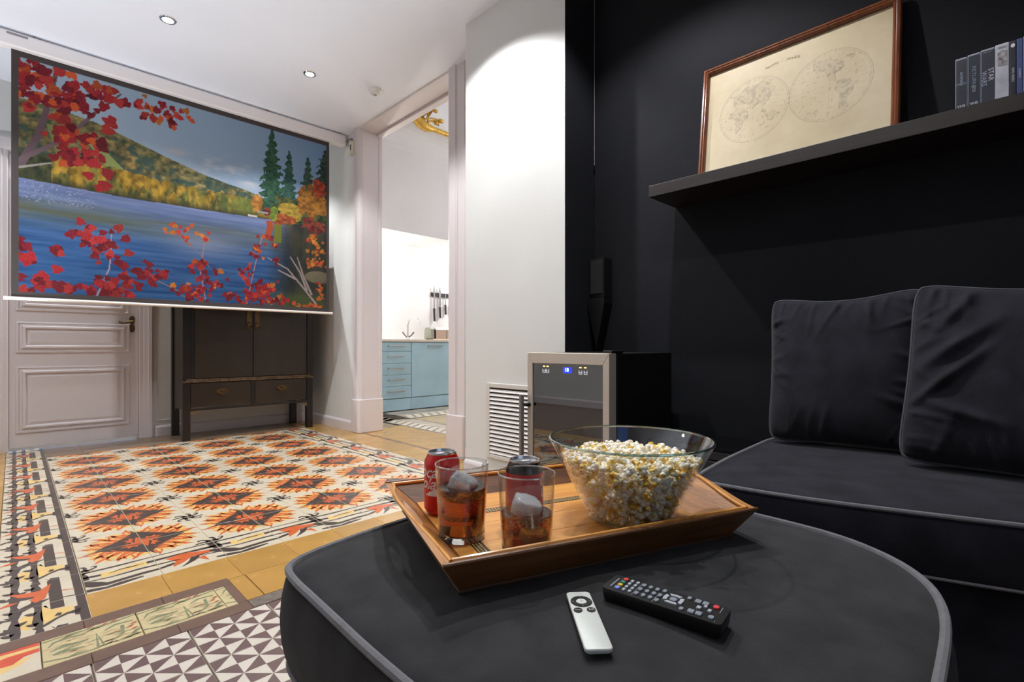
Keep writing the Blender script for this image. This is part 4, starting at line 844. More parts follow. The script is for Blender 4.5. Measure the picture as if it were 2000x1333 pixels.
def paint_map(nx, nz):
    U, V = np.meshgrid((np.arange(nx) + .5) / nx * 0.65, (np.arange(nz) + .5) / nz * 0.474)   # metres on the sheet
    def noise(s, seed, oc=3):
        r = np.random.RandomState(seed); o = np.zeros_like(U); a = 1; t = 0
        for k in range(oc):
            f = s * 2 ** k; g = r.rand(int(f) + 3, int(f) + 3); fx, fy = U / 0.65 * f, V / 0.65 * f; ix, iy = fx.astype(int), fy.astype(int); tx, ty = fx - ix, fy - iy
            o += a * ((g[iy, ix] * (1 - tx) + g[iy, ix + 1] * tx) * (1 - ty) + (g[iy + 1, ix] * (1 - tx) + g[iy + 1, ix + 1] * tx) * ty); t += a; a *= .5
        return o / t
    im = np.array([200, 184, 152.]) + (noise(5, 1)[..., None] - .5) * np.array([26, 28, 34.]) + (noise(40, 2)[..., None] - .5) * 10
    def ink(k, a):
        a = a * 0.85
        im[:] = im * (1 - a * k[..., None]) + np.array([98, 90, 80.]) * (a * k[..., None])
    def poly(pts):
        k = np.zeros_like(U, bool)
        for i in range(len(pts)):
            (xa, ya), (xb, yb) = pts[i - 1], pts[i]
            if ya == yb: continue
            k ^= ((ya > V) != (yb > V)) & (U < (xb - xa) * (V - ya) / (yb - ya) + xa)
        return k
    jx, jy = (noise(26, 7) - .5) * 0.03, (noise(26, 8) - .5) * 0.03
    Rr = 0.1355; C1, C2 = (0.190, 0.222), (0.460, 0.222)
    lands = {C1: [[(-.62, -.55), (-.2, -.85), (.3, -.82), (.62, -.55), (.5, -.2), (.28, .02), (.18, -.18), (.02, .04), (-.06, -.16), (-.3, -.3), (-.55, -.25)], [(-.72, -.12), (-.45, -.2), (-.2, -.08), (-.12, .12), (-.3, .3), (-.36, .58), (-.5, .56), (-.55, .22), (-.75, .1)], [(.42, .28), (.62, .2), (.78, .36), (.66, .52), (.46, .48)], [(.26, .06), (.36, .1), (.44, .18), (.3, .14)]],
             C2: [[(-.35, -.8), (.05, -.86), (.36, -.62), (.28, -.42), (.12, -.28), (.1, -.12), (.22, -.02), (.14, -.02), (-.04, -.2), (-.16, -.42), (-.42, -.55)], [(.2, .0), (.42, -.04), (.7, .14), (.6, .36), (.44, .52), (.32, .78), (.26, .78), (.26, .42), (.14, .16)], [(.42, -.8), (.62, -.72), (.52, -.58)]]}
    for c, L in lands.items():
        d = np.hypot(U - c[0], V - c[1]); inside = d < Rr - 0.006
        ink(np.clip(1 - np.abs(d - Rr) / 0.0011, 0, 1), 0.8); ink(np.clip(1 - np.abs(d - Rr + 0.006) / 0.0008, 0, 1), 0.55)
        for P in L:
            S_ = Rr * 0.96
            def inside_poly(px, py):
                k = np.zeros_like(U, bool); A, B = U + jx + px, V + jy + py
                for i in range(len(P)):
                    (xa, ya), (xb, yb) = (c[0] + P[i - 1][0] * S_, c[1] + P[i - 1][1] * S_), (c[0] + P[i][0] * S_, c[1] + P[i][1] * S_)
                    if ya == yb: continue
                    k ^= ((ya > B) != (yb > B)) & (A < (xb - xa) * (B - ya) / (yb - ya) + xa)
                return k
            k0 = inside_poly(0, 0); e = k0 ^ inside_poly(0.0016, 0.0010)
            ink((k0 & inside).astype(float), 0.10); ink((e & inside).astype(float), 0.42); ink((k0 & inside & (noise(70, 11, 2) > 0.58)).astype(float), 0.22)
        ink((inside & (noise(80, 12, 2) > 0.70)).astype(float), 0.22)
        for g_ in (-.66, -.33, 0, .33, .66):
            ink((inside & (np.abs(V - c[1] - g_ * Rr - 0.12 * g_ * ((U - c[0]) / Rr) ** 2 * Rr) < 0.0006)).astype(float), .12); ink((inside & (np.abs(U - c[0] - g_ * np.sqrt(np.clip(Rr ** 2 - (V - c[1]) ** 2, 0, 1))) < 0.0006)).astype(float), .12)
    c = np.clip(im, 0, 255) / 255
    return np.where(c <= .04045, c / 12.92, ((c + .055) / 1.055) ** 2.4)
mp = paint_grid('map_sheet', 0, 0.65, 0, 0.474, paint_map(330, 240), attr_mat('aged_paper', 0.55, 0.3), fr)
mp.rotation_euler = (0, 0, R(-90)); mp.location = (-0.0015, -0.025, 0.026)
ttl = mat('title_ink', rgb(150, 134, 108), 0.7)
tt_ = 'MAPPE - MONDE'
for i, ch in enumerate(tt_):
    if ch != ' ': text('title_letter', ch, 0.015, ttl, fr, (-0.0022, -0.262 - 0.0098 * i, 0.445 - 0.0065 * ((i - 6) / 6.0) ** 2 * 1.0), (R(90), R(0), R(-90)), ext=0.0)
MB().box(-0.0042, -FWd + 0.024, 0.024, -0.0030, -0.024, FH - 0.024).build('glazing', thin_glass('picture_glass', (0.99, 0.99, 0.99), 1.25), fr)
# tapes
def tape(y1, w, h, cols, label, lettering, dx=0.0, lean=0.0):
    t = thing('boxed_tape', label, 'video tape', (1.985 + dx, y1, 1.4765), (lean, 0, 0), group='boxed tapes on the shelf')
    me = mat('sleeve', rgb(*cols[0]), 0.32, var=0.12, vscale=30, coat=0.3)
    MB().box(0.0, -w, 0, 0.108, 0, h).build('case', me, t, bev=0.002)
    MB().box(-0.0006, -w + 0.0015, h * 0.03, 0.0, -0.0015, h * 0.965).build('spine', mat('spine_print', rgb(*cols[1]), 0.4, var=0.2, vscale=24), t)
    for s, z, sz, col, vert, sx in lettering:
        text('lettering', s, sz, mat('spine_ink', rgb(*col), 0.45), t, (-0.0012, -w / 2, h * z), (R(90), R(90) if vert else 0, R(-90)), sx=sx, ext=0.0002)
    return t
GREY, DK, NV = (150, 154, 166), (44, 48, 58), (34, 40, 54)
t = tape(0.1262, 0.0262, 0.156, (GREY, DK), 'dark cased tape at the far left of the shelf row, big boxed title', [('EMPIRE', 0.60, 0.0085, (150, 160, 182), True, 1.5), ('STRIKES', 0.50, 0.0078, (140, 150, 172), False, 0.8), ('VHS', 0.08, 0.010, (220, 220, 226), False, 1.0)])
t = tape(0.0995, 0.0275, 0.158, (GREY, NV), 'dark teal cased tape second from the shelf row left, outlined upright title', [('RETURN', 0.58, 0.012, (120, 138, 150), True, 1.3), ('JEDI', 0.34, 0.010, (160, 170, 180), True, 1.0), ('VHS', 0.08, 0.010, (220, 220, 226), False, 1.0)])
t = tape(0.0715, 0.030, 0.160, (GREY, (46, 48, 60)), 'dark tape whose spine shows two stacked pale words in capitals', [('STAR', 0.52, 0.0155, (196, 196, 204), True, 1.0), ('TRILOGY', 0.93, 0.0055, (150, 152, 164), False, 0.9)])
text('lettering', 'WARS', 0.0155, bpy.data.materials['spine_ink'], t, (-0.0012, -0.0075, 0.160 * 0.47), (R(90), R(90), R(-90)), ext=0.0002); [c_ for c_ in t.children if c_.name.startswith('lettering')][0].location.y = -0.0215
t = tape(0.041, 0.0285, 0.162, ((190, 190, 198), (172, 174, 184)), 'silver tape with a small dark photo on its spine', [('SPECIAL', 0.93, 0.006, (120, 120, 132), False, 0.8)])
b = MB(); b.prism([(-0.024, 0.098), (-0.005, 0.100), (-0.005, 0.136), (-0.014, 0.142), (-0.024, 0.138)], -0.0012, -0.0006, 'x'); b.build('spine_photo', mat('dark_photo', rgb(62, 58, 64), 0.5, col2=rgb(180, 176, 176), vscale=90), t)
t = tape(0.0120, 0.0135, 0.161, ((60, 62, 72), (36, 38, 48)), 'slim black tape with a white oval mark near its top', [('DVD VIDEO', 0.40, 0.0075, (200, 200, 210), True, 1.0)])
b = MB(); b.prism([(-0.0067 + 0.0042 * math.cos(a), 0.147 + 0.0055 * math.sin(a)) for a in [2 * math.pi * i / 18 for i in range(18)]], -0.0012, -0.0006, 'x'); b.build('oval_mark', whitep, t)
t = tape(-0.002, 0.0125, 0.162, ((72, 84, 128), (62, 76, 122)), 'slim blue tape beside the slim black one', [('CLASSICS', 0.40, 0.0065, (190, 196, 214), True, 1.0)])
t = tape(-0.015, 0.020, 0.164, ((150, 126, 128), (140, 116, 118)), 'pale pinkish tape at the right end, just cut by the frame', [])

# ------------------------------------------------------------------ soft furniture
def chaikin(P, n=2):
    for _ in range(n):
        Q = []
        for i in range(len(P)):
            a, c = Vector(P[i]), Vector(P[(i + 1) % len(P)]); Q += [tuple(a * .75 + c * .25), tuple(a * .25 + c * .75)]
        P = Q
    return P
def resample(P, n):
    P = [Vector(p) for p in P]; L = [0]
    for i in range(len(P)): L.append(L[-1] + (P[(i + 1) % len(P)] - P[i]).length)
    out = []; k = 0
    for j in range(n):
        d = L[-1] * j / n
        while L[k + 1] < d: k += 1
        t = (d - L[k]) / max(1e-9, L[k + 1] - L[k]); out.append(P[k].lerp(P[(k + 1) % len(P)], t))
    return out
def offset_ring(P, d):
    n = len(P); out = []
    for i in range(n):
        tg = P[(i + 1) % n] - P[i - 1]; nm = Vector((tg.y, -tg.x)).normalized(); out.append(P[i] + nm * d)
    return out
def cushion(P, zb, zp, zc, bulge, m, parent, pm, name='seat_cushion', pr=0.0055, wave=0.0, seed=1, pw=None):
    """boxed cushion: outline P (ccw), bottom seam zb, top piping zp, crown zc"""
    n = len(P); c = sum(P, Vector((0, 0))) / n; rd = random.Random(seed); ph = [rd.uniform(0, 6.3) for _ in range(6)]
    def ring(d, z): return [(q.x, q.y, z) for q in offset_ring(P, d)]
    rings = [ring(-0.03, zb - 0.004), ring(0.0, zb)]
    for t in (0.12, 0.3, 0.5, 0.7, 0.88): rings.append(ring(bulge * math.sin(math.pi * t) ** 0.8, zb + (zp - zb) * t))
    rings.append(ring(0, zp))
    for k in range(1, 15):
        t = k / 15.0; s = 1 - t
        r = []
        for i, q in enumerate(P):
            e = q.lerp(c, t); hgt = zp + (zc - zp) * (1 - s ** 2.6) ** 0.75
            hgt += wave * math.sin(3 * math.pi * t + ph[0] + i * 6.283 / n * 3) * math.sin(t * math.pi) + wave * 0.7 * math.sin(i * 6.283 / n * 7 + ph[1]) * (t * (1 - t) ** 3 * 8)
            r.append((e.x, e.y, hgt))
        rings.append(r)
    o = MB().loft(rings, True, True, True).build(name, m, parent, smooth=True)
    for e in o.data.edges: e.use_edge_sharp = False
    MB().tube([(q.x, q.y, zp + 0.001) for q in offset_ring(P, 0.001)], pr, 8, closed=True).build('piping', pm, o, smooth=True)
    MB().tube([(q.x, q.y, zb) for q in offset_ring(P, 0.001)], pr * 0.7, 6, closed=True).build('seam', pm if pw is None else pw, o, smooth=True)
    return o
sofa = thing('sofa', 'low charcoal sofa with a piped seat along the black wall', 'sofa', (0, 0, 0))
SP = [(1.300, 0.600), (1.300, 0.56), (1.312, 0.42), (1.338, 0.30), (1.372, 0.19), (1.400, 0.10), (1.446, -0.03), (1.50, -0.20), (1.56, -0.45), (1.62, -1.15), (2.14, -1.15), (2.14, 0.60), (2.13, 0.655), (2.08, 0.672), (1.85, 0.662), (1.62, 0.652), (1.42, 0.632), (1.33, 0.622)]
SPr = resample(chaikin(SP, 2), 150)
cushion(SPr, 0.285, 0.418, 0.436, 0.012, fabric2, sofa, piping, wave=0.003, seed=3)
b = MB(); P2 = offset_ring(SPr, -0.03); b.loft([[(q.x, q.y, z) for q in P2] for z in (0.035, 0.284)], True); b.build('base', fabric2, sofa, smooth=True)
for x, y in ((1.40, 0.55), (2.05, 0.58), (1.68, -1.08), (2.05, -1.08)): MB().box(x, y, 0, x + 0.045, y + 0.045, 0.036).build('foot', blackp, sofa)
def pillow(name, label, w, h, th, loc, rot, seed, sag=(0, 0), folds=()):
    t = thing(name, label, 'cushion', loc, rot, group='charcoal cushions on the sofa')
    N = 72; rd = np.random.RandomState(seed)
    u = np.linspace(-1, 1, N); Ug, Vg = np.meshgrid(u, u)
    pinch = 0.055
    Xo = Ug * (1 - pinch * (1 - Vg ** 2) * np.abs(Ug) ** 3) ; Yo = Vg * (1 - pinch * (1 - Ug ** 2) * np.abs(Vg) ** 3)
    rc = 1 - 0.075 * (Ug ** 2 * Vg ** 2) ** 3; Xo = Xo * rc; Yo = Yo * rc; px = Xo * w / 2 + sag[0] * (Vg * 0.5 + 0.5) ** 2; py = Yo * h / 2 - 0.012 * np.cos(Ug * 2.2) * (Vg > 0) * Vg
    T = th / 2 * (np.clip(1 - np.abs(Ug) ** 2.3, 0, 1) * np.clip(1 - np.abs(Vg) ** 2.3, 0, 1)) ** 0.52
    T *= (1 - 0.18 * Vg)
    wr = np.zeros_like(T)
    edge = np.clip(1 - np.minimum(1 - np.abs(Ug), 1 - np.abs(Vg)) / 0.55, 0, 1)
    for k in range(44):   # short creases running inward from the edges
        side = k % 4; s0 = rd.uniform(-0.85, 0.85); ang = rd.uniform(-0.7, 0.7); ln = rd.uniform(0.25, 0.75); wd = rd.uniform(0.018, 0.045)
        a, c_ = (Ug, Vg) if side < 2 else (Vg, Ug)
        dd = (1 - a) if side % 2 == 0 else (1 + a)
        q = (c_ - s0 - ang * dd) / wd
        wr += rd.uniform(0.4, 1.0) * np.exp(-q * q) * np.clip(1 - dd / ln, 0, 1) * np.clip(dd / 0.10, 0, 1)
    for (ux, vy, dx, dy, L_, wd, am) in folds:
        s = (Ug - ux) * dx + (Vg - vy) * dy; q = ((Ug - ux) * -dy + (Vg - vy) * dx - 0.12 * s * s) / wd
        wr += am * np.exp(-q * q) * np.clip(1 - np.abs(s) / L_, 0, 1)
    Tf = T + wr * 0.013 * (T > 0.004)
    V3 = [(px[i, j], -Tf[i, j], py[i, j]) for i in range(N) for j in range(N)] + [(px[i, j], T[i, j], py[i, j]) for i in range(N) for j in range(N)]
    F = []
    for i in range(N - 1):
        for j in range(N - 1):
            a = i * N + j; F.append((a, a + 1, a + N + 1, a + N)); a += N * N; F.append((a, a + N, a + N + 1, a + 1))
    b = MB(); b.add(V3, F); me = bpy.data.meshes.new('cover'); me.from_pydata(b.v, [], b.f); me.materials.append(fabric2)
    bm = bmesh.new(); bm.from_mesh(me); bmesh.ops.remove_doubles(bm, verts=bm.verts, dist=0.0004); bmesh.ops.recalc_face_normals(bm, faces=bm.faces)
    for f in bm.faces: f.smooth = True
    bm.to_mesh(me); bm.free(); place('cover', me, t)
    per = [(0, j) for j in range(N)] + [(i, N - 1) for i in range(1, N)] + [(N - 1, j) for j in range(N - 2, -1, -1)] + [(i, 0) for i in range(N - 2, 0, -1)]
    MB().tube([(px[i, j] * 1.004, 0, py[i, j] * 1.004) for i, j in per], 0.0042, 7, closed=True).build('piping', piping2, t, smooth=True)
    return t
# local x -> picture right, local z up, local -y is the front
pillow('cushion', 'square charcoal cushion leaning at the left end of the sofa', 0.47, 0.535, 0.17, (2.035, 0.425, 0.70), (R(-9), R(-1.5), R(-90)), 3, (0.0, 0))
pillow('cushion', 'creased charcoal cushion overlapping the first and running out of the frame', 0.52, 0.54, 0.19, (1.90, -0.02, 0.697), (R(-14), R(2.0), R(-90)), 8, (0.01, 0), folds=((-0.55, 0.25, 0.75, 0.66, 0.55, 0.07, 2.2), (-0.62, -0.12, 0.72, 0.69, 0.6, 0.05, 2.0), (-0.5, -0.45, 0.95, -0.3, 0.45, 0.05, 1.5), (-0.6, 0.62, 0.5, 0.85, 0.4, 0.05, 1.4)))
ott = thing('ottoman', 'large square charcoal ottoman with pale grey piping', 'ottoman', (0, 0, 0))
OP = [(0.302, 0.80), (0.298, 0.66), (0.292, 0.50), (0.296, 0.30), (0.296, 0.12), (0.34, 0.062), (0.50, 0.058), (0.72, 0.058), (0.86, 0.063), (0.955, 0.085), (1.03, 0.135), (1.085, 0.22), (1.10, 0.33), (1.105, 0.55), (1.10, 0.78), (1.05, 0.862), (0.90, 0.876), (0.70, 0.882), (0.50, 0.872), (0.38, 0.855), (0.32, 0.835)]
OPr = resample(chaikin(OP, 2), 160)
cushion(OPr, 0.275, 0.424, 0.4475, 0.014, fabric, ott, piping, wave=0.0016, seed=5, pr=0.006)
b = MB(); P2 = offset_ring(OPr, -0.004); b.loft([[(q.x, q.y, z) for q in P2] for z in (0.02, 0.15, 0.274)], True); b.build('base', fabric, ott, smooth=True)
for x, y in ((0.36, 0.14), (1.0, 0.2), (0.36, 0.78), (1.0, 0.78)): MB().box(x, y, 0, x + 0.04, y + 0.04, 0.021).build('foot', blackp, ott)

# ------------------------------------------------------------------ wooden tray
TO = Vector((0.385, 0.511, 0)); TA = R(-20.94)
tw = mat('tray_wood', rgb(232, 168, 84), 0.35, var=0.28, vscale=5, stretch=(1, 7, 7), bump=0.15, bscale=60, coat=0.2, col2=rgb(204, 136, 60))
td = mat('tray_side_wood', rgb(124, 82, 46), 0.42, var=0.3, vscale=6, stretch=(1, 7, 7), bump=0.25, bscale=70, col2=rgb(92, 58, 32))
te = mat('tray_end_wood', rgb(190, 132, 68), 0.42, var=0.3, vscale=6, stretch=(7, 1, 7), bump=0.25, bscale=70, col2=rgb(138, 88, 46))
TZ, RZ, FLR = 0.446, 0.500, 0.468
tray = thing('serving_tray', 'old wooden serving tray with flared sides and cut-out handles on ottoman', 'tray', (TO.x, TO.y, 0), (0, 0, TA))
TL, TW = 0.56, 0.432; gi, go, th = 0.058, 0.034, 0.013
fb_ = MB(); fb_.box(go, go, TZ, TL - go, TW - go, FLR - 0.004); fb_.build('bottom', te, tray, bev=0.002)
nb = 4
for i in range(nb):
    y0 = gi - 0.004 + (TW - 2 * gi + 0.008) / nb * i; y1 = y0 + (TW - 2 * gi + 0.008) / nb - 0.0008
    MB().box(gi - 0.004, y0, FLR - 0.004, TL - gi + 0.004, y1, FLR).build('plank', tw, tray, bev=0.0006)
def side(flip):
    f = (lambda p: (p[0], TW - p[1], p[2])) if flip else (lambda p: p)
    P = [(go, go, TZ), (TL - go, go, TZ), (TL - gi + 0.004, gi - 0.004, FLR - 0.004), (gi - 0.004, gi - 0.004, FLR - 0.004), (0, 0, RZ), (TL, 0, RZ), (TL - th, th, RZ), (th, th, RZ)]
    MB().hexa([f(p) for p in P]).build('side_board', td, tray, bev=0.0018)
    b = MB(); b.tube([f(p) for p in ((th * 1.25, th * 1.25, RZ - 0.0005), (TL - th * 1.25, th * 1.25, RZ - 0.0005))], 0.0032, 8); b.build('beading', tw, tray, smooth=True)
side(False); side(True)
def end(flip):
    f = (lambda p: (TL - p[0], p[1], p[2])) if flip else (lambda p: p)
    n = 28; b = MB()
    def X_(z, inner, y):      # position of the flared board at height z
        k = (z - TZ) / (RZ - TZ); xo = go * (1 - k); ko = (z - FLR + 0.004) / (RZ - FLR + 0.004); xi = (gi - 0.004) + (th - gi + 0.004) * ko
        return xi if inner else xo
    ys = [th + (TW - 2 * th) * i / n for i in range(n + 1)]
    top = [RZ + 0.026 * max(0, math.sin(math.pi * (i / n))) ** 1.6 for i in range(n + 1)]
    hc = 0.5; 
    def hole(i):
        q = (i / n - hc) / 0.15
        return 0.0095 * math.sqrt(max(0, 1 - q * q)) if abs(q) < 1 else 0.0
    def Yv(i, z, inner):
        y0 = (X_(z, inner, 0)) if inner else X_(z, False, 0) + 0.0006
        return y0 + (TW - 2 * y0) * i / n
    def col(i, za, zb):
        P = []
        for (z0_, z1_) in (za, zb):
            w0, w1 = max(z0_, FLR - 0.004), max(z1_, FLR - 0.004)
            P += [(X_(z0_, False, 0), Yv(i, z0_, False), z0_), (X_(z1_, False, 0), Yv(i + 1, z1_, False), z1_), (X_(w1, True, 0), Yv(i + 1, w1, True), w1), (X_(w0, True, 0), Yv(i, w0, True), w0)]
        b.hexa([f(p) for p in P])
    for i in range(n):
        h0, h1 = hole(i), hole(i + 1); mz = 0.503
        if h0 + h1 > 0:
            col(i, (TZ, TZ), (mz - h0, mz - h1)); col(i, (mz + h0, mz + h1), (top[i], top[i + 1]))
        else: col(i, (TZ, TZ), (top[i], top[i + 1]))
    o = b.build('end_board', te, tray)
    MB().tube([f((X_(top[i], True, 0) + 0.0015, ys[i], top[i] - 0.0005)) for i in range(n + 1)], 0.0032, 8).build('beading', tw, tray, smooth=True)
end(False); end(True)
# inlaid bands across the boards: pale diamonds on dark
ib = mat('inlay_dark', rgb(64, 48, 30), 0.4, var=0.2, vscale=60); il = mat('inlay_brass', rgb(232, 206, 136), 0.35)
IX0, IX1, IY1, IW = 0.082, TL - 0.10, 0.282, 0.020
for k, (x0, y0, x1, y1) in enumerate(((IX0, IY1 - IW, IX1, IY1), (IX0, gi, IX0 + IW, IY1 - IW), (IX1 - IW, gi, IX1, IY1 - IW))):
    o = MB().box(x0, y0, FLR, x1, y1, FLR + 0.0006).build('inlay_band', ib, tray)
    b = MB(); along = (x1 - x0) > (y1 - y0); n_ = int((max(x1 - x0, y1 - y0) - 0.004) / 0.006)
    for r_ in range(3):
        for i in range(n_):
            l = 0.004 + i * 0.006; c_ = 0.0032 + r_ * 0.0053
            x, y = (x0 + l, y0 + c_) if along else (x0 + c_, y0 + l); hx, hy = (0.0021, 0.0017) if along else (0.0017, 0.0021)
            b.add([(x - hx, y, FLR + 0.0008), (x, y - hy, FLR + 0.0008), (x + hx, y, FLR + 0.0008), (x, y + hy, FLR + 0.0008)], [(0, 1, 2, 3)])
    q = b.build('inlay_diamonds', il, o); q['kind'] = 'stuff'
for yy in (0.0, 1.0):
    f = (lambda p: (p[0], TW - p[1], p[2])) if yy else (lambda p: p)
    MB().tube([f((0.001, 0.0035, RZ - 0.0002)), f((TL - 0.001, 0.0035, RZ - 0.0002))], 0.0030, 8).build('beading', td, tray, smooth=True)
MB().box(go - 0.004, go - 0.004, TZ - 0.001, TL - go + 0.004, TW - go + 0.004, TZ + 0.0045).build('foot_ledge', mat('dark_old_wood', rgb(70, 46, 28), 0.5, var=0.25, vscale=20), tray, bev=0.0015)

# ------------------------------------------------------------------ drinks cans
alu = mat('can_aluminium', rgb(206, 208, 212), 0.22, metal=0.9); cred = mat('can_red', rgb(206, 22, 20), 0.28, metal=0.25, coat=0.4); cblk = mat('can_black', rgb(20, 18, 20), 0.25, metal=0.3, coat=0.4)
cw = mat('can_white', rgb(236, 230, 232), 0.35); clil = mat('can_small_print', rgb(190, 170, 214), 0.4)
def wrap(me, r, a0, z):
    """bend flat lettering (x along, y up) round the can"""
    for v in me.vertices:
        a = a0 + v.co.x / r; v.co = Vector((r * math.cos(a), r * math.sin(a), v.co.y + z))
def can(name, label, loc, body, shoulder, face):
    t = thing(name, label, 'drink can', loc, (0, 0, face), group='drink cans on the tray')
    n = 48
    MB().lathe([(0.0235, 0.004), (0.0245, 0.0), (0.026, 0.001), (0.0328, 0.011), (0.0331, 0.015), (0.0331, 0.094)], n).build('body', body, t, smooth=True)
    MB().lathe([(0.0331, 0.094), (0.0322, 0.099), (0.0275, 0.1085), (0.0262, 0.111)], n).build('shoulder', shoulder, t, smooth=True)
    lid = MB().lathe([(0.0262, 0.111), (0.0268, 0.1135), (0.0262, 0.1150), (0.0250, 0.1148), (0.0236, 0.1095), (0.0226, 0.1092), (0.0220, 0.1104), (0.0005, 0.1106)], n).build('lid', alu, t, smooth=True)
    b = MB(); b.prism([(0.009 * math.cos(a) + 0.004, 0.0062 * math.sin(a)) for a in [2 * math.pi * i / 18 for i in range(18)]], 0.1112, 0.1122); b.build('pull_tab', alu, lid, bev=0.0004)
    MB().prism([(-0.0105 + 0.0062 * math.cos(a), 0.0068 * math.sin(a)) for a in [2 * math.pi * i / 18 for i in range(18)]], 0.1107, 0.11085).build('opening', blackp, lid)
    # white ribbon low on the front
    r = 0.03325; b = MB(); m_ = 24
    b.loft([[(r * math.cos(a), r * math.sin(a), 0.0405 + 0.010 * math.sin((a) * 2.2 + 0.4) * 0 + q) for a in [-0.9 + 1.8 * i / m_ for i in range(m_ + 1)]] for q in (0,)], False, False, False) if False else None
    top = [0.0385 + 0.013 * max(0, math.sin(math.pi * i / m_)) for i in range(m_ + 1)]; bot = [0.0385 for i in range(m_ + 1)]
    ang = [-0.1 + 1.7 * i / m_ for i in range(m_ + 1)]
    b.loft([[(r * math.cos(a), r * math.sin(a), z) for a, z in zip(ang, Z_)] for Z_ in (bot, top)], False, False, False); b.build('ribbon', cw, t, smooth=True)
    for s, z, sz in (('Coca', 0.081, 0.030), ('Cola', 0.060, 0.030)):
        o = text('lettering', s, sz, cw, t, shear=0.35, ext=0.0, bold=0.0004); wrap(o.data, 0.03335, -0.25, z)
    b = MB()
    for k in range(9):
        w_ = 0.42 - (k % 3) * 0.05; aa = [1.55 + w_ * i / 8 for i in range(9)]; z = 0.088 - k * 0.0048
        b.loft([[(r * math.cos(a), r * math.sin(a), zz) for a in aa] for zz in (z, z + 0.0026)], False, False, False)
    b.build('small_print', clil, t)
    return t
can('drink_can', 'red cola can with white script behind the fuller glass, nearest the tray corner', (0.571, 0.761, FLR), cred, cred, R(-183))
can('drink_can', 'red cola can with a black top behind the emptier glass', (0.634, 0.607, FLR), cred, cblk, R(-20))

# ------------------------------------------------------------------ glasses of cola with ice
tg = thin_glass('tumbler_glass', (0.965, 0.975, 0.97), 1.5, 1.0, 0.02)
tgr = thin_glass('glass_rim', (0.90, 0.94, 0.93), 1.5, 1.0, extra=0.3)
base_g = mat('glass_base', (0.93, 0.96, 0.95), 0.02, trans=1.0, ior=1.45)
def cola_mat(dens, nm):
    m = bpy.data.materials.new(nm); m.use_nodes = True; t = NT(m); b = t.n['Principled BSDF']
    b.inputs['Base Color'].default_value = (1.0, 0.97, 0.9, 1); b.inputs['Roughness'].default_value = 0.0; b.inputs['IOR'].default_value = 1.33; b.inputs['Transmission Weight'].default_value = 1.0
    va = t.new('ShaderNodeVolumeAbsorption'); va.inputs['Color'].default_value = (0.81, 0.53, 0.10, 1); va.inputs['Density'].default_value = dens
    t.link(va.outputs[0], t.n['Material Output'].inputs['Volume']); return m
COLA = [cola_mat(88, 'dark_cola'), cola_mat(52, 'amber_cola')]
foam = mat('bubbles', rgb(236, 206, 140), 0.2)
def radius(z): return 0.0372 + (0.0437 - 0.0372) * min(1, z / 0.122)
def tumbler(label, loc, level, dlabel, nb, seed):
    t = thing('drinking_glass', label, 'drinking glass', loc, group='glasses on the tray')
    n = 48; zs = [0.004, 0.03, 0.06, 0.09, 0.1205]
    MB().lathe([(radius(z), z) for z in zs] + [(radius(0.1205) - 0.0016, 0.1205)] + [(radius(z) - 0.0016, z) for z in reversed(zs[1:])] + [(radius(0.012) - 0.0016, 0.0125)], n).build('wall', tg, t, smooth=True)
    MB().lathe([(0.001, 0.0006), (0.030, 0.0), (0.0352, 0.001), (0.0371, 0.004), (radius(0.011), 0.011), (radius(0.012) - 0.0018, 0.0120), (0.02, 0.0095), (0.001, 0.009)], n).build('thick_base', base_g, t, smooth=True)
    MB().tube([((radius(0.122) - 0.0008) * math.cos(2 * math.pi * i / 64), (radius(0.122) - 0.0008) * math.sin(2 * math.pi * i / 64), 0.1208) for i in range(64)], 0.00115, 8, closed=True).build('rim', tgr, t, smooth=True)
    dk = thing('cola_drink', dlabel, 'drink', loc)
    zs = [0.0132 + (level - 0.0132) * i / 6 for i in range(7)]
    MB().lathe([(0.001, 0.0126), (0.030, 0.0127)] + [(radius(z) - 0.0021, z) for z in zs] + [(0.001, level)], n).build('liquid', COLA[0 if seed == 2 else 1], dk, smooth=True)
    rd = random.Random(seed); b = MB()
    for i in range(nb):
        a = rd.uniform(0, 6.283); z = level - abs(rd.gauss(0, 0.012)) - 0.001
        if z < 0.016: continue
        r = radius(z) - 0.0019; q = rd.uniform(0.0003, 0.0007)
        b.ball((r * math.cos(a), r * math.sin(a), z), q, 5, 3)
    o = b.build('bubbles', foam, dk); o['kind'] = 'stuff'
    return t
G1, G2 = (0.519, 0.638, FLR), (0.551, 0.523, FLR)
tumbler('drinking glass nearly three quarters full of cola, standing by the red can', G1, 0.084, 'dark cola filling the fuller glass beside the red can', 330, 2)
tumbler('drinking glass about half full of cola, standing at the tray front edge', G2, 0.061, 'amber cola half filling the glass at the tray front edge', 420, 5)
icem = bpy.data.materials.new('ice'); icem.use_nodes = True
t_ = NT(icem); bp = t_.n['Principled BSDF']; bp.inputs['Base Color'].default_value = (0.90, 0.91, 0.95, 1); bp.inputs['Roughness'].default_value = 0.14; bp.inputs['IOR'].default_value = 1.31; bp.inputs['Transmission Weight'].default_value = 0.62
bp.inputs['Subsurface Weight'].default_value = 0.0
tc = t_.new('ShaderNodeTexCoord'); nz = t_.new('ShaderNodeTexNoise'); nz.inputs['Scale'].default_value = 90; bmp = t_.new('ShaderNodeBump'); bmp.inputs['Strength'].default_value = 0.5; bmp.inputs['Distance'].default_value = 0.003
t_.link(tc.outputs['Object'], nz.inputs['Vector']); t_.link(nz.outputs['Fac'], bmp.inputs['Height']); t_.link(bmp.outputs[0], bp.inputs['Normal'])
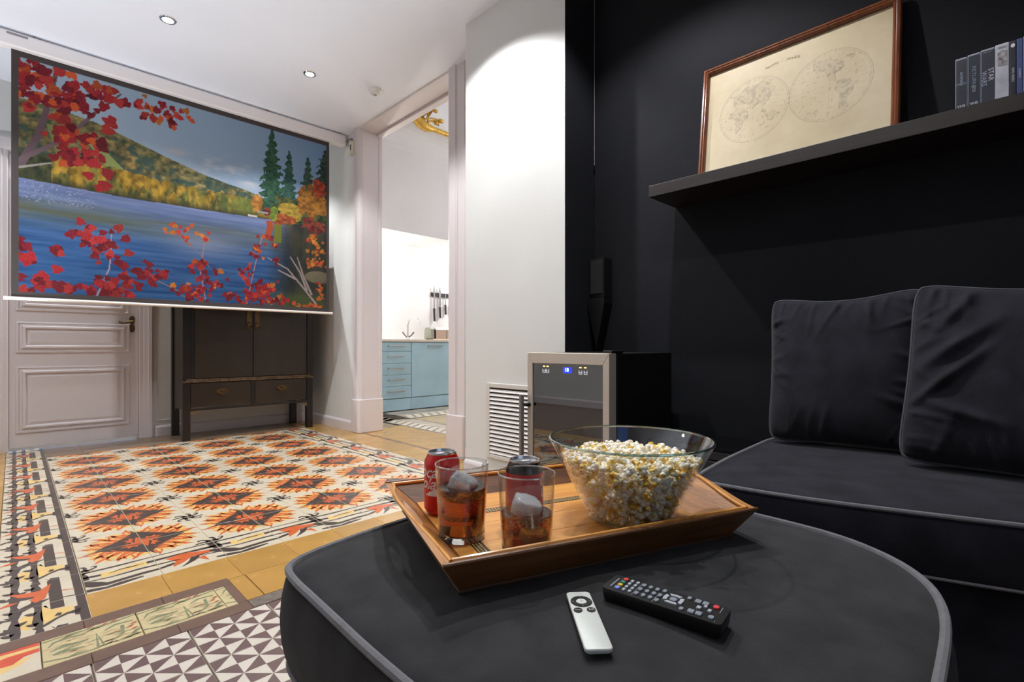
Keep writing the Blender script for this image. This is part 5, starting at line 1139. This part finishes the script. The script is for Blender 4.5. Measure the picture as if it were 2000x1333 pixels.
def ice(label, loc, s, rot, seed):
    rd = random.Random(seed); bm = bmesh.new(); bmesh.ops.create_cube(bm, size=1)
    bmesh.ops.subdivide_edges(bm, edges=bm.edges, cuts=4, use_grid_fill=True)
    for v in bm.verts:
        d = v.co.normalized(); k_ = 1 + 0.10 * math.sin(d.x * 5 + seed) * math.cos(d.y * 4 + seed) + 0.05 * math.sin(d.z * 9 + d.x * 7); v.co = (v.co * 0.30 + d * 0.38) * k_ + Vector((rd.uniform(-.008, .008), rd.uniform(-.008, .008), rd.uniform(-.008, .008)))
        v.co = Vector((v.co.x * s[0], v.co.y * s[1], v.co.z * s[2]))
    for f in bm.faces: f.smooth = True
    bmesh.ops.recalc_face_normals(bm, faces=bm.faces)
    me = bpy.data.meshes.new('ice_cube'); bm.to_mesh(me); bm.free(); me.materials.append(icem)
    tag(place('ice_cube', me, None, loc, rot), label, 'ice cube', 'ice cubes in the glasses')
ice('ice cube with a peaked top floating in the fuller glass', (G1[0] + 0.006, G1[1] + 0.002, FLR + 0.083), (0.045, 0.042, 0.036), (0.5, 0.35, 0.4), 1)
ice('rounded pale ice cube riding high in the emptier glass', (G2[0] + 0.004, G2[1] + 0.004, FLR + 0.066), (0.048, 0.044, 0.032), (0.3, -0.2, 0.9), 6)
ice('ice cube sunk near the base of the emptier glass', (G2[0] + 0.004, G2[1] - 0.008, FLR + 0.030), (0.032, 0.030, 0.024), (0.6, 0.2, 0.2), 9)

# ------------------------------------------------------------------ glass bowl of popcorn
BW = (0.794, 0.495); bz = FLR
bowl = thing('glass_bowl', 'large flared clear glass bowl of popcorn on the tray', 'bowl', (BW[0], BW[1], bz))
bgl = thin_glass('bowl_glass', (0.955, 0.97, 0.965), 1.5, 1.0, 0.02)
def br(z):   # outer radius by height
    t = z / 0.144; return 0.071 + (0.146 - 0.071) * (0.80 * t + 0.20 * t * t) + 0.004 * math.sin(math.pi * t)
zs = [0.006 + 0.138 * i / 14 for i in range(15)]
MB().lathe([(br(z), z) for z in zs] + [(br(z) - 0.0036, z) for z in reversed(zs)], 96).build('wall', bgl, bowl, smooth=True)
MB().lathe([(0.001, 0.001), (0.062, 0.0), (0.0685, 0.002), (br(0.006), 0.006), (br(0.006) - 0.0038, 0.0068), (0.001, 0.0062)], 96).build('foot', thin_glass('bowl_foot_glass', (0.86, 0.94, 0.91), 1.5, 1.0, 0.05), bowl, smooth=True)
MB().tube([((br(0.144) - 0.0018) * math.cos(2 * math.pi * i / 96), (br(0.144) - 0.0018) * math.sin(2 * math.pi * i / 96), 0.1442) for i in range(96)], 0.0022, 8, closed=True).build('rim', thin_glass('bowl_rim_glass', (0.62, 0.80, 0.76), 1.5, 1.0, 0.3), bowl, smooth=True)
def pop_mat():
    m = bpy.data.materials.new('popcorn'); m.use_nodes = True; t = NT(m); b = t.n['Principled BSDF']
    tc = t.new('ShaderNodeTexCoord'); oi = t.new('ShaderNodeObjectInfo'); ad = t.new('ShaderNodeVectorMath', operation='ADD'); sc = t.new('ShaderNodeVectorMath', operation='SCALE'); sc.inputs['Scale'].default_value = 3
    cb = t.new('ShaderNodeCombineXYZ'); t.link(oi.outputs['Random'], cb.inputs[0]); t.link(cb.outputs[0], sc.inputs[0]); t.link(tc.outputs['Object'], ad.inputs[0]); t.link(sc.outputs[0], ad.inputs[1])
    nz = t.new('ShaderNodeTexNoise'); nz.inputs['Scale'].default_value = 85; nz.inputs['Detail'].default_value = 2; t.link(ad.outputs[0], nz.inputs['Vector'])
    rp = t.new('ShaderNodeValToRGB'); e = rp.color_ramp.elements; e[0].position = 0.30; e[0].color = (*rgb(214, 156, 44), 1); e[1].position = 0.60; e[1].color = (*rgb(255, 250, 240), 1)
    q = e.new(0.40); q.color = (*rgb(248, 212, 92), 1); q = e.new(0.47); q.color = (*rgb(254, 246, 222), 1)
    t.link(nz.outputs['Fac'], rp.inputs[0]); t.link(rp.outputs[0], b.inputs['Base Color']); b.inputs['Roughness'].default_value = 0.65
    b.inputs['Subsurface Weight'].default_value = 0.12; b.inputs['Subsurface Radius'].default_value = (0.004, 0.003, 0.0015); b.inputs['Subsurface Scale'].default_value = 1.0
    return m
popm = pop_mat()
def pop_mesh(seed):
    rd = random.Random(seed); bm = bmesh.new()
    L = [(Vector((0, 0, 0)), 0.0046)]
    for k in range(rd.randint(8, 11)):
        d = Vector((rd.gauss(0, 1), rd.gauss(0, 1), rd.gauss(0, 1))).normalized(); L.append((d * rd.uniform(0.0042, 0.0070), rd.uniform(0.0020, 0.0038)))
    for c_, r_ in L:
        q = bmesh.ops.create_icosphere(bm, subdivisions=2 if r_ > 0.003 else 1, radius=r_)
        for v in q['verts']: v.co = v.co * (1 + 0.22 * math.sin(v.co.x * 1500 + seed) * math.sin(v.co.y * 1300)) + c_
    for f in bm.faces: f.smooth = True
    me = bpy.data.meshes.new('popcorn'); bm.to_mesh(me); bm.free(); me.materials.append(popm); return me
PM = [pop_mesh(s) for s in range(9)]
rd = random.Random(12)
# positions: relax random points just inside the glass wall and on the heaped top
def top_z(x, y):
    r = math.hypot(x, y); return 0.106 + 0.012 * math.cos(min(1.57, r / 0.09 * 1.2)) + 0.004 * math.sin(x * 70) * math.cos(y * 60)
cand = []
tries = 0
while tries < 26000:
    tries += 1
    if rd.random() < 0.58:
        a = rd.uniform(0, 6.283); z = 0.0145 + 0.098 * rd.random(); r = br(z) - 0.0145; p = Vector((r * math.cos(a), r * math.sin(a), z))
    else:
        a = rd.uniform(0, 6.283); r = 0.108 * math.sqrt(rd.random()); p = Vector((r * math.cos(a), r * math.sin(a), 0)); p.z = top_z(p.x, p.y) + rd.uniform(-0.002, 0.004)
        if r > br(p.z) - 0.0145: continue
    if all((p - q).length > 0.0150 for q in cand): cand.append(p)
view = Vector((-BW[0], -BW[1], 0)).normalized()
def shown(p):   # nearer to the seating side or on the heap shows more
    return p.dot(view) + (0.06 if p.z > 0.095 else 0)
cand.sort(key=shown, reverse=True)
def pop_rot(): return (rd.uniform(0, 6.3), rd.uniform(0, 6.3), rd.uniform(0, 6.3))
for k, p in enumerate(cand[:300]):
    o = place('popcorn', PM[k % 9], None, (BW[0] + p.x, BW[1] + p.y, bz + p.z), pop_rot()); s = rd.uniform(1.05, 1.38); o.scale = (s, s, s)
    tag(o, 'puffed white and yellow popcorn piece in the glass bowl', 'popcorn', 'popcorn in the glass bowl')
bm = bmesh.new()
def put_pop(p):
    me = PM[rd.randint(0, 8)].copy(); me.transform(Matrix.Translation(p) @ Matrix.Rotation(rd.uniform(0, 6.3), 4, 'X') @ Matrix.Rotation(rd.uniform(0, 6.3), 4, 'Z') @ Matrix.Scale(1.25, 4)); bm.from_mesh(me); bpy.data.meshes.remove(me)
for p in cand[300:]: put_pop(p)
fill = 0
for _ in range(5000):
    z = rd.uniform(0.016, 0.100); a = rd.uniform(0, 6.283); r = (br(z) - 0.024) * math.sqrt(rd.random())
    p = Vector((r * math.cos(a), r * math.sin(a), z))
    if r > br(z) - 0.040 or z > 0.088:
        put_pop(p); fill += 1
        if fill > 330: break
for f in bm.faces: f.smooth = True
me = bpy.data.meshes.new('popcorn_heap'); bm.to_mesh(me); bm.free(); me.materials.append(popm)
o = place('popcorn_heap', me, None, (BW[0], BW[1], bz)); tag(o, 'the rest of the popcorn heaped deeper inside the glass bowl', 'popcorn', kind='stuff')

# ------------------------------------------------------------------ remotes
def key_mesh(name, w, h, z, m, r=0.3, n=5):
    P = []
    for cx, cy, a0 in ((1, 1, 0), (-1, 1, 90), (-1, -1, 180), (1, -1, 270)):
        rr = min(w, h) * r
        for k in range(n): a = R(a0 + 90 * k / (n - 1)); P.append((cx * (w / 2 - rr) + rr * math.cos(a), cy * (h / 2 - rr) + rr * math.sin(a)))
    return MB().loft([[(x, y, 0) for x, y in P], [(x, y, z * 0.8) for x, y in P], [(x * 0.86, y * 0.86, z) for x, y in P]], True).mesh(name, m)
remw = thing('media_remote', 'slim silver white remote with a dark ring pad on the ottoman', 'remote control', (0.4899, 0.3638, 0.4472), (0, 0, R(-41.6)))
# local y runs along the remote, far end positive
alw = mat('satin_aluminium', rgb(214, 218, 212), 0.5, metal=0.1, spec=0.4)
L_, Wd = 0.127, 0.0315
rb = []
for z, k in ((0.0, 0.86), (0.0018, 0.98), (0.0040, 1.0), (0.0054, 0.97), (0.0060, 0.90)):
    P = []
    for cx, cy, a0 in ((1, 1, 0), (-1, 1, 90), (-1, -1, 180), (1, -1, 270)):
        for q in range(6): a = R(a0 + 18 * q); P.append((cx * (Wd / 2 - 0.005) + 0.005 * math.cos(a), cy * (L_ / 2 - 0.005) + 0.005 * math.sin(a)))
    rb.append([(x - (1 - k) * 0.010 * (1 if x > 0 else -1), y - (1 - k) * 0.010 * (1 if y > 0 else -1), z) for x, y in P])
MB().loft(rb, True).build('body', alw, remw, smooth=True)
rg_ = MB().lathe([(0.0068, 0.0060), (0.0072, 0.0066), (0.0132, 0.0066), (0.0138, 0.0060)], 36, (0, 0.0375, 0)).build('ring_pad', blackp, remw, smooth=True)
MB().lathe([(0.0064, 0.0060), (0.0062, 0.0067), (0.001, 0.0068)], 28, (0, 0.0375, 0)).build('select_button', alw, remw, smooth=True)
for a in range(4): MB().lathe([(0.0006, 0.0067), (0.0001, 0.0068)], 8, (0.0108 * math.cos(a * math.pi / 2), 0.0375 + 0.0108 * math.sin(a * math.pi / 2), 0)).build('dot', whitep, rg_)
for x, s in ((-0.0082, 'MENU'), (0.0082, '\u25b6 II')):
    o = MB().lathe([(0.0056, 0.0060), (0.0054, 0.0068), (0.001, 0.0069)], 24, (x, 0.0165, 0)).build('round_button', blackp, remw, smooth=True)
    if s == 'MENU': text('lettering', s, 0.0028, whitep, o, (x, 0.0165, 0.0070), ext=0.0)
    else:
        b = MB(); b.prism([(x - 0.0026, 0.0150), (x - 0.0002, 0.0165), (x - 0.0026, 0.0180)], 0.0069, 0.0071); b.box(x + 0.0008, 0.0151, 0.0069, x + 0.0016, 0.0179, 0.0071); b.box(x + 0.0024, 0.0151, 0.0069, x + 0.0032, 0.0179, 0.0071); b.build('play_mark', whitep, o)
rem = thing('tv_remote', 'black television remote with many grey keys beside the tray', 'remote control', (0.577, 0.311, 0.4475), (0, 0, R(7.5)))
# local y along the remote (coloured keys at +y), local x across
L2, W2, H2 = 0.150, 0.046, 0.0175
rb = []
for z, k in ((0.0, 0.80), (0.004, 0.92), (0.012, 1.0), (0.0165, 1.0), (0.0178, 0.975)):
    P = []
    for cx, cy, a0 in ((1, 1, 0), (-1, 1, 90), (-1, -1, 180), (1, -1, 270)):
        for q in range(6): a = R(a0 + 18 * q); P.append((cx * (W2 / 2 - 0.006) + 0.006 * math.cos(a), cy * (L2 / 2 - 0.006) + 0.006 * math.sin(a)))
    rb.append([(x * (1 - (1 - k) * 0.5), y * (1 - (1 - k) * 0.16), z) for x, y in P])
MB().loft(rb, True).build('body', blackp, rem, smooth=True)
grey = mat('grey_rubber', rgb(128, 134, 142), 0.55); pale = mat('pale_rubber', rgb(168, 172, 180), 0.5)
redk = mat('red_rubber', rgb(214, 62, 62), 0.5); greenk = mat('green_rubber', rgb(28, 122, 100), 0.5); yelk = mat('yellow_rubber', rgb(206, 176, 50), 0.5); bluek = mat('blue_rubber', rgb(128, 144, 226), 0.5)
KZ = 0.0178
def key(x, y, w, h, m, r=0.45): return place('button', key_mesh('button', w, h, 0.0022, m, r), rem, (x, y, KZ))
xs = [-0.0135, -0.0045, 0.0045, 0.0135]
for x, m in zip(xs, (bluek, yelk, greenk, redk)): key(x, 0.0565, 0.0066, 0.0062, m, 0.3)
for y in (0.0475, 0.0395):
    for x in xs: key(x, y, 0.0062, 0.0040, pale)
for y in (0.0305, 0.0215, 0.0125):
    for x in (-0.0125, 0.0, 0.0125): key(x, y, 0.0080, 0.0052, grey, 0.5)
key(-0.014, 0.0035, 0.008, 0.005, grey, 0.5); key(0.014, 0.0035, 0.008, 0.005, grey, 0.5); key(0.0, 0.0045, 0.008, 0.005, grey, 0.5)
key(0, -0.0125, 0.0095, 0.0095, grey, 0.5)
for a in range(4):
    ca, sa = math.cos(a * math.pi / 2), math.sin(a * math.pi / 2)
    P = [(0.0068, -0.0052), (0.0112, -0.0078), (0.0122, 0.0), (0.0112, 0.0078), (0.0068, 0.0052), (0.0076, 0.0)]
    me = MB().prism([(x * ca - y * sa, x * sa + y * ca) for x, y in P], 0, 0.002).mesh('arrow_button', pale); place('arrow_button', me, rem, (0, -0.0125, KZ))
for x, y in ((-0.0155, -0.0275), (0.0155, -0.0275)): key(x, y, 0.0075, 0.005, grey, 0.5)
for x in (-0.014, 0.014):
    for y in (-0.0385, -0.0475): key(x, y, 0.0085, 0.0072, grey, 0.15)
key(0, -0.0435, 0.0066, 0.005, pale, 0.2); key(0.0, -0.056, 0.006, 0.0045, pale, 0.3); key(0.0065, -0.0495, 0.005, 0.004, pale, 0.3)
key(-0.0135, -0.0615, 0.008, 0.0065, grey, 0.5); key(0.0135, -0.060, 0.0085, 0.007, redk, 0.5)
b = MB()
for x0, y0, x1, y1 in ((-0.019, 0.0350, 0.019, 0.0354), (-0.019, 0.0078, 0.006, 0.0082), (-0.0195, -0.0665, -0.0165, -0.066), (0.004, -0.0665, 0.019, -0.066)): b.box(x0, y0, KZ, x1, y1, KZ + 0.0003)
b.build('printed_lines', pale, rem)
b = MB()
for i in range(9): b.box(-0.013 + i * 0.003, 0.0655, KZ - 0.0002, -0.0112 + i * 0.003, 0.0672, KZ + 0.0003)
b.build('printed_mark', pale, rem)

# ------------------------------------------------------------------ kitchen
blue = mat('blue_lacquer', rgb(166, 200, 216), 0.35, var=0.06, vscale=4, bump=0.05, bscale=30); ks = mat('satin_steel', rgb(170, 166, 160), 0.35, metal=0.8)
def khandle(x0, x1, z, parent):
    b = MB(); b.box(x0, -0.032, z - 0.006, x1, -0.024, z + 0.006)
    for x in (x0 + 0.006, x1 - 0.018): b.box(x, -0.026, z - 0.005, x + 0.012, 0.002, z + 0.005)
    return b.build('handle', ks, parent, bev=0.002)
def kunit(name, label, x0, x1, fronts):
    t = thing(name, label, 'kitchen cabinet', (x0, 5.2, 0), group='blue kitchen base units'); w = x1 - x0
    MB().box(0.003, 0.02, 0.155, w - 0.003, 0.6, 0.828).build('body', blue, t)
    MB().box(0.0, 0.012, 0.01, w, 0.03, 0.150).build('plinth', blue, t)
    for kind, z0, z1, hz in fronts:
        o = MB().box(0.0025, 0, z0 + 0.002, w - 0.0025, 0.019, z1 - 0.002).build(kind, blue, t, bev=0.002)
        hw = 0.22 if w > 0.3 else w * 0.6; c_ = w * (0.5 if kind == 'drawer' else 0.52); khandle(c_ - hw / 2, c_ + hw / 2, hz, o)
    return t
zz = [0.157, 0.302, 0.439, 0.575, 0.718, 0.828]
kunit('kitchen_drawer_unit', 'blue kitchen unit of five drawers with steel bar handles', 3.0, 3.437, [('drawer', zz[i], zz[i + 1], (zz[i] + zz[i + 1]) / 2 + 0.01) for i in range(5)])
kunit('kitchen_door_unit', 'blue kitchen unit with one tall plain front, beside the drawers', 3.44, 4.10, [('door', 0.157, 0.828, 0.783)])
kunit('kitchen_door_unit', 'blue kitchen unit hidden mostly behind the doorway casing at right', 4.103, 4.75, [('door', 0.157, 0.828, 0.783)])
kunit('kitchen_door_unit', 'blue kitchen unit hidden mostly behind the doorway pilaster at left', 2.42, 2.997, [('door', 0.157, 0.828, 0.783)])
t = thing('kitchen_worktop', 'pale stone worktop along the blue kitchen units', 'worktop', (2.41, 5.185, 0.832)); MB().box(0, 0, 0, 2.40, 0.66, 0.030).build('slab', mat('pale_stone', rgb(214, 206, 198), 0.35, var=0.06, vscale=30), t, bev=0.003)
t = thing('kitchen_tap', 'chrome swan-neck tap with crossed lever handles by the sink', 'tap', (3.66, 5.62, 0.862))
b = MB(); b.lathe([(0.028, 0), (0.028, 0.012), (0.018, 0.03), (0.014, 0.05)], 16, cap0=True); b.build('tap_base', chrome, t, smooth=True)
MB().tube([(0, 0, 0.04), (0, 0, 0.20), (0.01, -0.02, 0.27), (0.05, -0.08, 0.29), (0.09, -0.13, 0.26), (0.10, -0.145, 0.20)], 0.011, 10).build('spout', chrome, t, smooth=True)
for s in (-1, 1): MB().tube([(s * 0.012, 0, 0.035), (s * 0.05, -0.01, 0.06), (s * 0.085, -0.012, 0.10)], [0.010, 0.008, 0.011], 8).build('lever', mat('dark_chrome', rgb(120, 118, 116), 0.2, metal=0.9) if s < 0 else bpy.data.materials['dark_chrome'], t, smooth=True)
t = thing('toaster', 'long brushed steel toaster with dark end cap on the worktop', 'toaster', (3.96, 5.52, 0.882))
P = [(0, 0), (0.16, 0), (0.16, 0.12), (0.145, 0.15), (0.02, 0.15), (0.0, 0.12)]
MB().prism(P, 0.085, 0.47, 'x').build('body', mat('warm_steel', rgb(206, 186, 170), 0.24, metal=0.8), t, bev=0.006)
MB().prism([(0.004, 0), (0.156, 0), (0.156, 0.118), (0.142, 0.146), (0.024, 0.146), (0.004, 0.118)], 0.055, 0.086, 'x').build('end_panel', blackp, t, bev=0.004)
MB().prism([(0.0, 0), (0.16, 0), (0.152, 0.13), (0.13, 0.152), (0.03, 0.152), (0.008, 0.13)], 0.0, 0.056, 'x').build('end_cap', mat('grey_green_plastic', rgb(136, 138, 124), 0.4), t, bev=0.006)
MB().box(0.26, -0.002, 0.0, 0.265, 0.0, 0.12).build('groove', blackp, t)
for x in (0.02, 0.42): MB().box(x, 0.02, -0.012, x + 0.03, 0.14, 0.001).build('foot', blackp, t)
t = thing('chopping_board', 'thin wooden board lying under the steel toaster', 'chopping board', (3.95, 5.36, 0.862)); MB().box(0, 0, 0, 0.62, 0.36, 0.0085).build('board', mat('pale_wood', rgb(206, 176, 136), 0.5, var=0.12, vscale=8, stretch=(1, 8, 1)), t, bev=0.002)
t = thing('knife_rack', 'black magnetic knife strip on the white kitchen wall', 'knife rack', (4.19, KY1, 1.515)); MB().box(0, -0.018, -0.028, 0.45, 0, 0.028).build('strip', blackp, t, bev=0.003)
kb_ = mat('knife_steel', rgb(168, 168, 170), 0.25, metal=0.85); kh = mat('knife_handle_black', rgb(30, 28, 26), 0.5)
for x, zt, bl, hl, w_, lab in ((0.045, 0.14, 0.33, 0.19, 0.034, 'long slicing knife, first on the magnetic strip'), (0.145, 0.125, 0.29, 0.165, 0.046, 'broad chef knife, second on the magnetic strip'), (0.245, 0.062, 0.19, 0.15, 0.022, 'narrow paring knife, third on the magnetic strip'), (0.345, 0.035, 0.14, 0.15, 0.020, 'smallest knife, fourth on the magnetic strip')):
    t = thing('kitchen_knife', lab, 'knife', (4.19 + x, KY1 - 0.021, 1.515), group='knives on the magnetic strip')
    MB().prism([(0, zt), (w_ * 0.45, zt - 0.09 * bl / 0.3), (w_ * 0.5, zt - bl), (-w_ * 0.3, zt - bl), (-w_ * 0.35, zt - 0.06)], -0.0015, 0.0015, 'y').build('blade', kb_, t)
    MB().box(-w_ * 0.35, -0.009, zt - bl - 0.006, w_ * 0.42, 0.009, zt - bl).build('bolster', ks, t)
    MB().prism([(-0.013, zt - bl - 0.006), (0.014, zt - bl - 0.006), (0.016, zt - bl - hl * 0.6), (0.020, zt - bl - hl), (-0.004, zt - bl - hl), (-0.010, zt - bl - hl * 0.5)], -0.009, 0.009, 'y').build('handle', kh, t, bev=0.003)
for x in (3.08, 3.26): 
    t = thing('wall_socket', 'white socket plate low on the kitchen wall, %s of two' % ('left' if x < 3.2 else 'right'), 'socket', (x, KY1, 0.98), group='kitchen wall sockets'); MB().box(0, -0.008, 0, 0.14, 0, 0.075).build('plate', whitep, t, bev=0.002); MB().box(0.05, -0.0095, 0.02, 0.09, -0.0078, 0.055).build('insert', mat('socket_insert', rgb(200, 200, 204), 0.5), t, bev=0.002)
# gilt curtain pole with leafy finial, hung under the kitchen ceiling
gp = thing('curtain_pole', 'gilt curtain pole with leafy scrolled end near the kitchen ceiling', 'curtain pole', (3.14, 4.4, 3.105))
MB().tube([(0, 0, 0), (1.6, 0, 0)], 0.028, 14).build('pole', gold, gp, smooth=True)
b = MB(); b.tube([(0.03, 0, 0.0), (-0.05, 0, -0.005), (-0.13, 0, 0.02), (-0.2, 0, 0.06), (-0.17, 0, 0.11), (-0.12, 0, 0.09)], [0.034, 0.05, 0.055, 0.04, 0.03, 0.012], 10); b.build('scroll', gold, gp, smooth=True)
def gleaf(pts, w): 
    n = len(pts); b = MB(); rings = []
    for i, p in enumerate(pts):
        k = math.sin(math.pi * (i + 0.4) / n) ** 0.7; rings.append([(p[0], p[1] - w * k, p[2] + 0.006), (p[0], p[1], p[2] - 0.012 * k), (p[0], p[1] + w * k, p[2] + 0.006), (p[0], p[1], p[2] + 0.016 * k)])
    return b.loft(rings, True).build('leaf', gold, gp, smooth=True)
def arc(p0, p1, p2, n=8): return [tuple((1 - t) ** 2 * a + 2 * t * (1 - t) * b_ + t * t * c for a, b_, c in zip(p0, p1, p2)) for t in [i / n for i in range(n + 1)]]
for p0, p1, p2, w in (((-0.1, 0, 0.03), (-0.3, 0.0, 0.0), (-0.47, -0.02, 0.03), 0.05), ((-0.1, 0.02, 0.05), (-0.28, 0.03, 0.07), (-0.42, 0.06, 0.10), 0.05), ((-0.05, 0, 0.06), (-0.2, -0.02, 0.16), (-0.33, 0, 0.17), 0.045), ((-0.05, 0.02, 0.05), (-0.05, 0.03, 0.17), (-0.15, 0.02, 0.23), 0.05), ((-0.02, 0, 0.05), (0.06, 0, 0.10), (0.10, 0.02, 0.06), 0.04), ((-0.05, 0, 0.05), (0.02, -0.02, 0.14), (0.0, 0, 0.20), 0.05)): gleaf(arc(*[(q[0] * 1.35, q[1] * 1.3, q[2] * 1.15) for q in (p0, p1, p2)]), w)
for p0, p1, p2, r_ in (((-0.08, 0, 0.06), (0.02, 0, 0.13), (0.13, 0, 0.12), 0.026), ((-0.1, 0, 0.08), (-0.02, 0, 0.18), (0.06, 0, 0.205), 0.022), ((-0.05, 0, 0.04), (0.02, 0, 0.09), (0.07, 0, 0.075), 0.020)):
    P = arc(p0, p1, p2); b = MB(); b.tube(P, 0.008, 8); q = P[-1]; b.ball((q[0] + r_ * .6, q[1], q[2]), r_, 10, 8, sc=(1.5, 1.1, 0.9))
    for k in range(5): a = k * 1.2566; b.ball((q[0] + r_ * 1.2, q[1] + r_ * .5 * math.cos(a), q[2] + r_ * .5 * math.sin(a)), r_ * .45, 8, 6)
    b.build('bud', gold, gp, smooth=True)
MB().tube([(-0.02, 0, 0.02), (-0.02, 0, 0.315)], 0.014, 10).lathe([(0.05, 0.300), (0.05, 0.314)], 16, (-0.02, 0, 0), cap0=True, cap1=True).build('ceiling_bracket', gold, gp, smooth=True)
MB().tube([(1.55, 0, 0.02), (1.55, 0, 0.315)], 0.014, 10).build('ceiling_bracket', gold, gp, smooth=True)
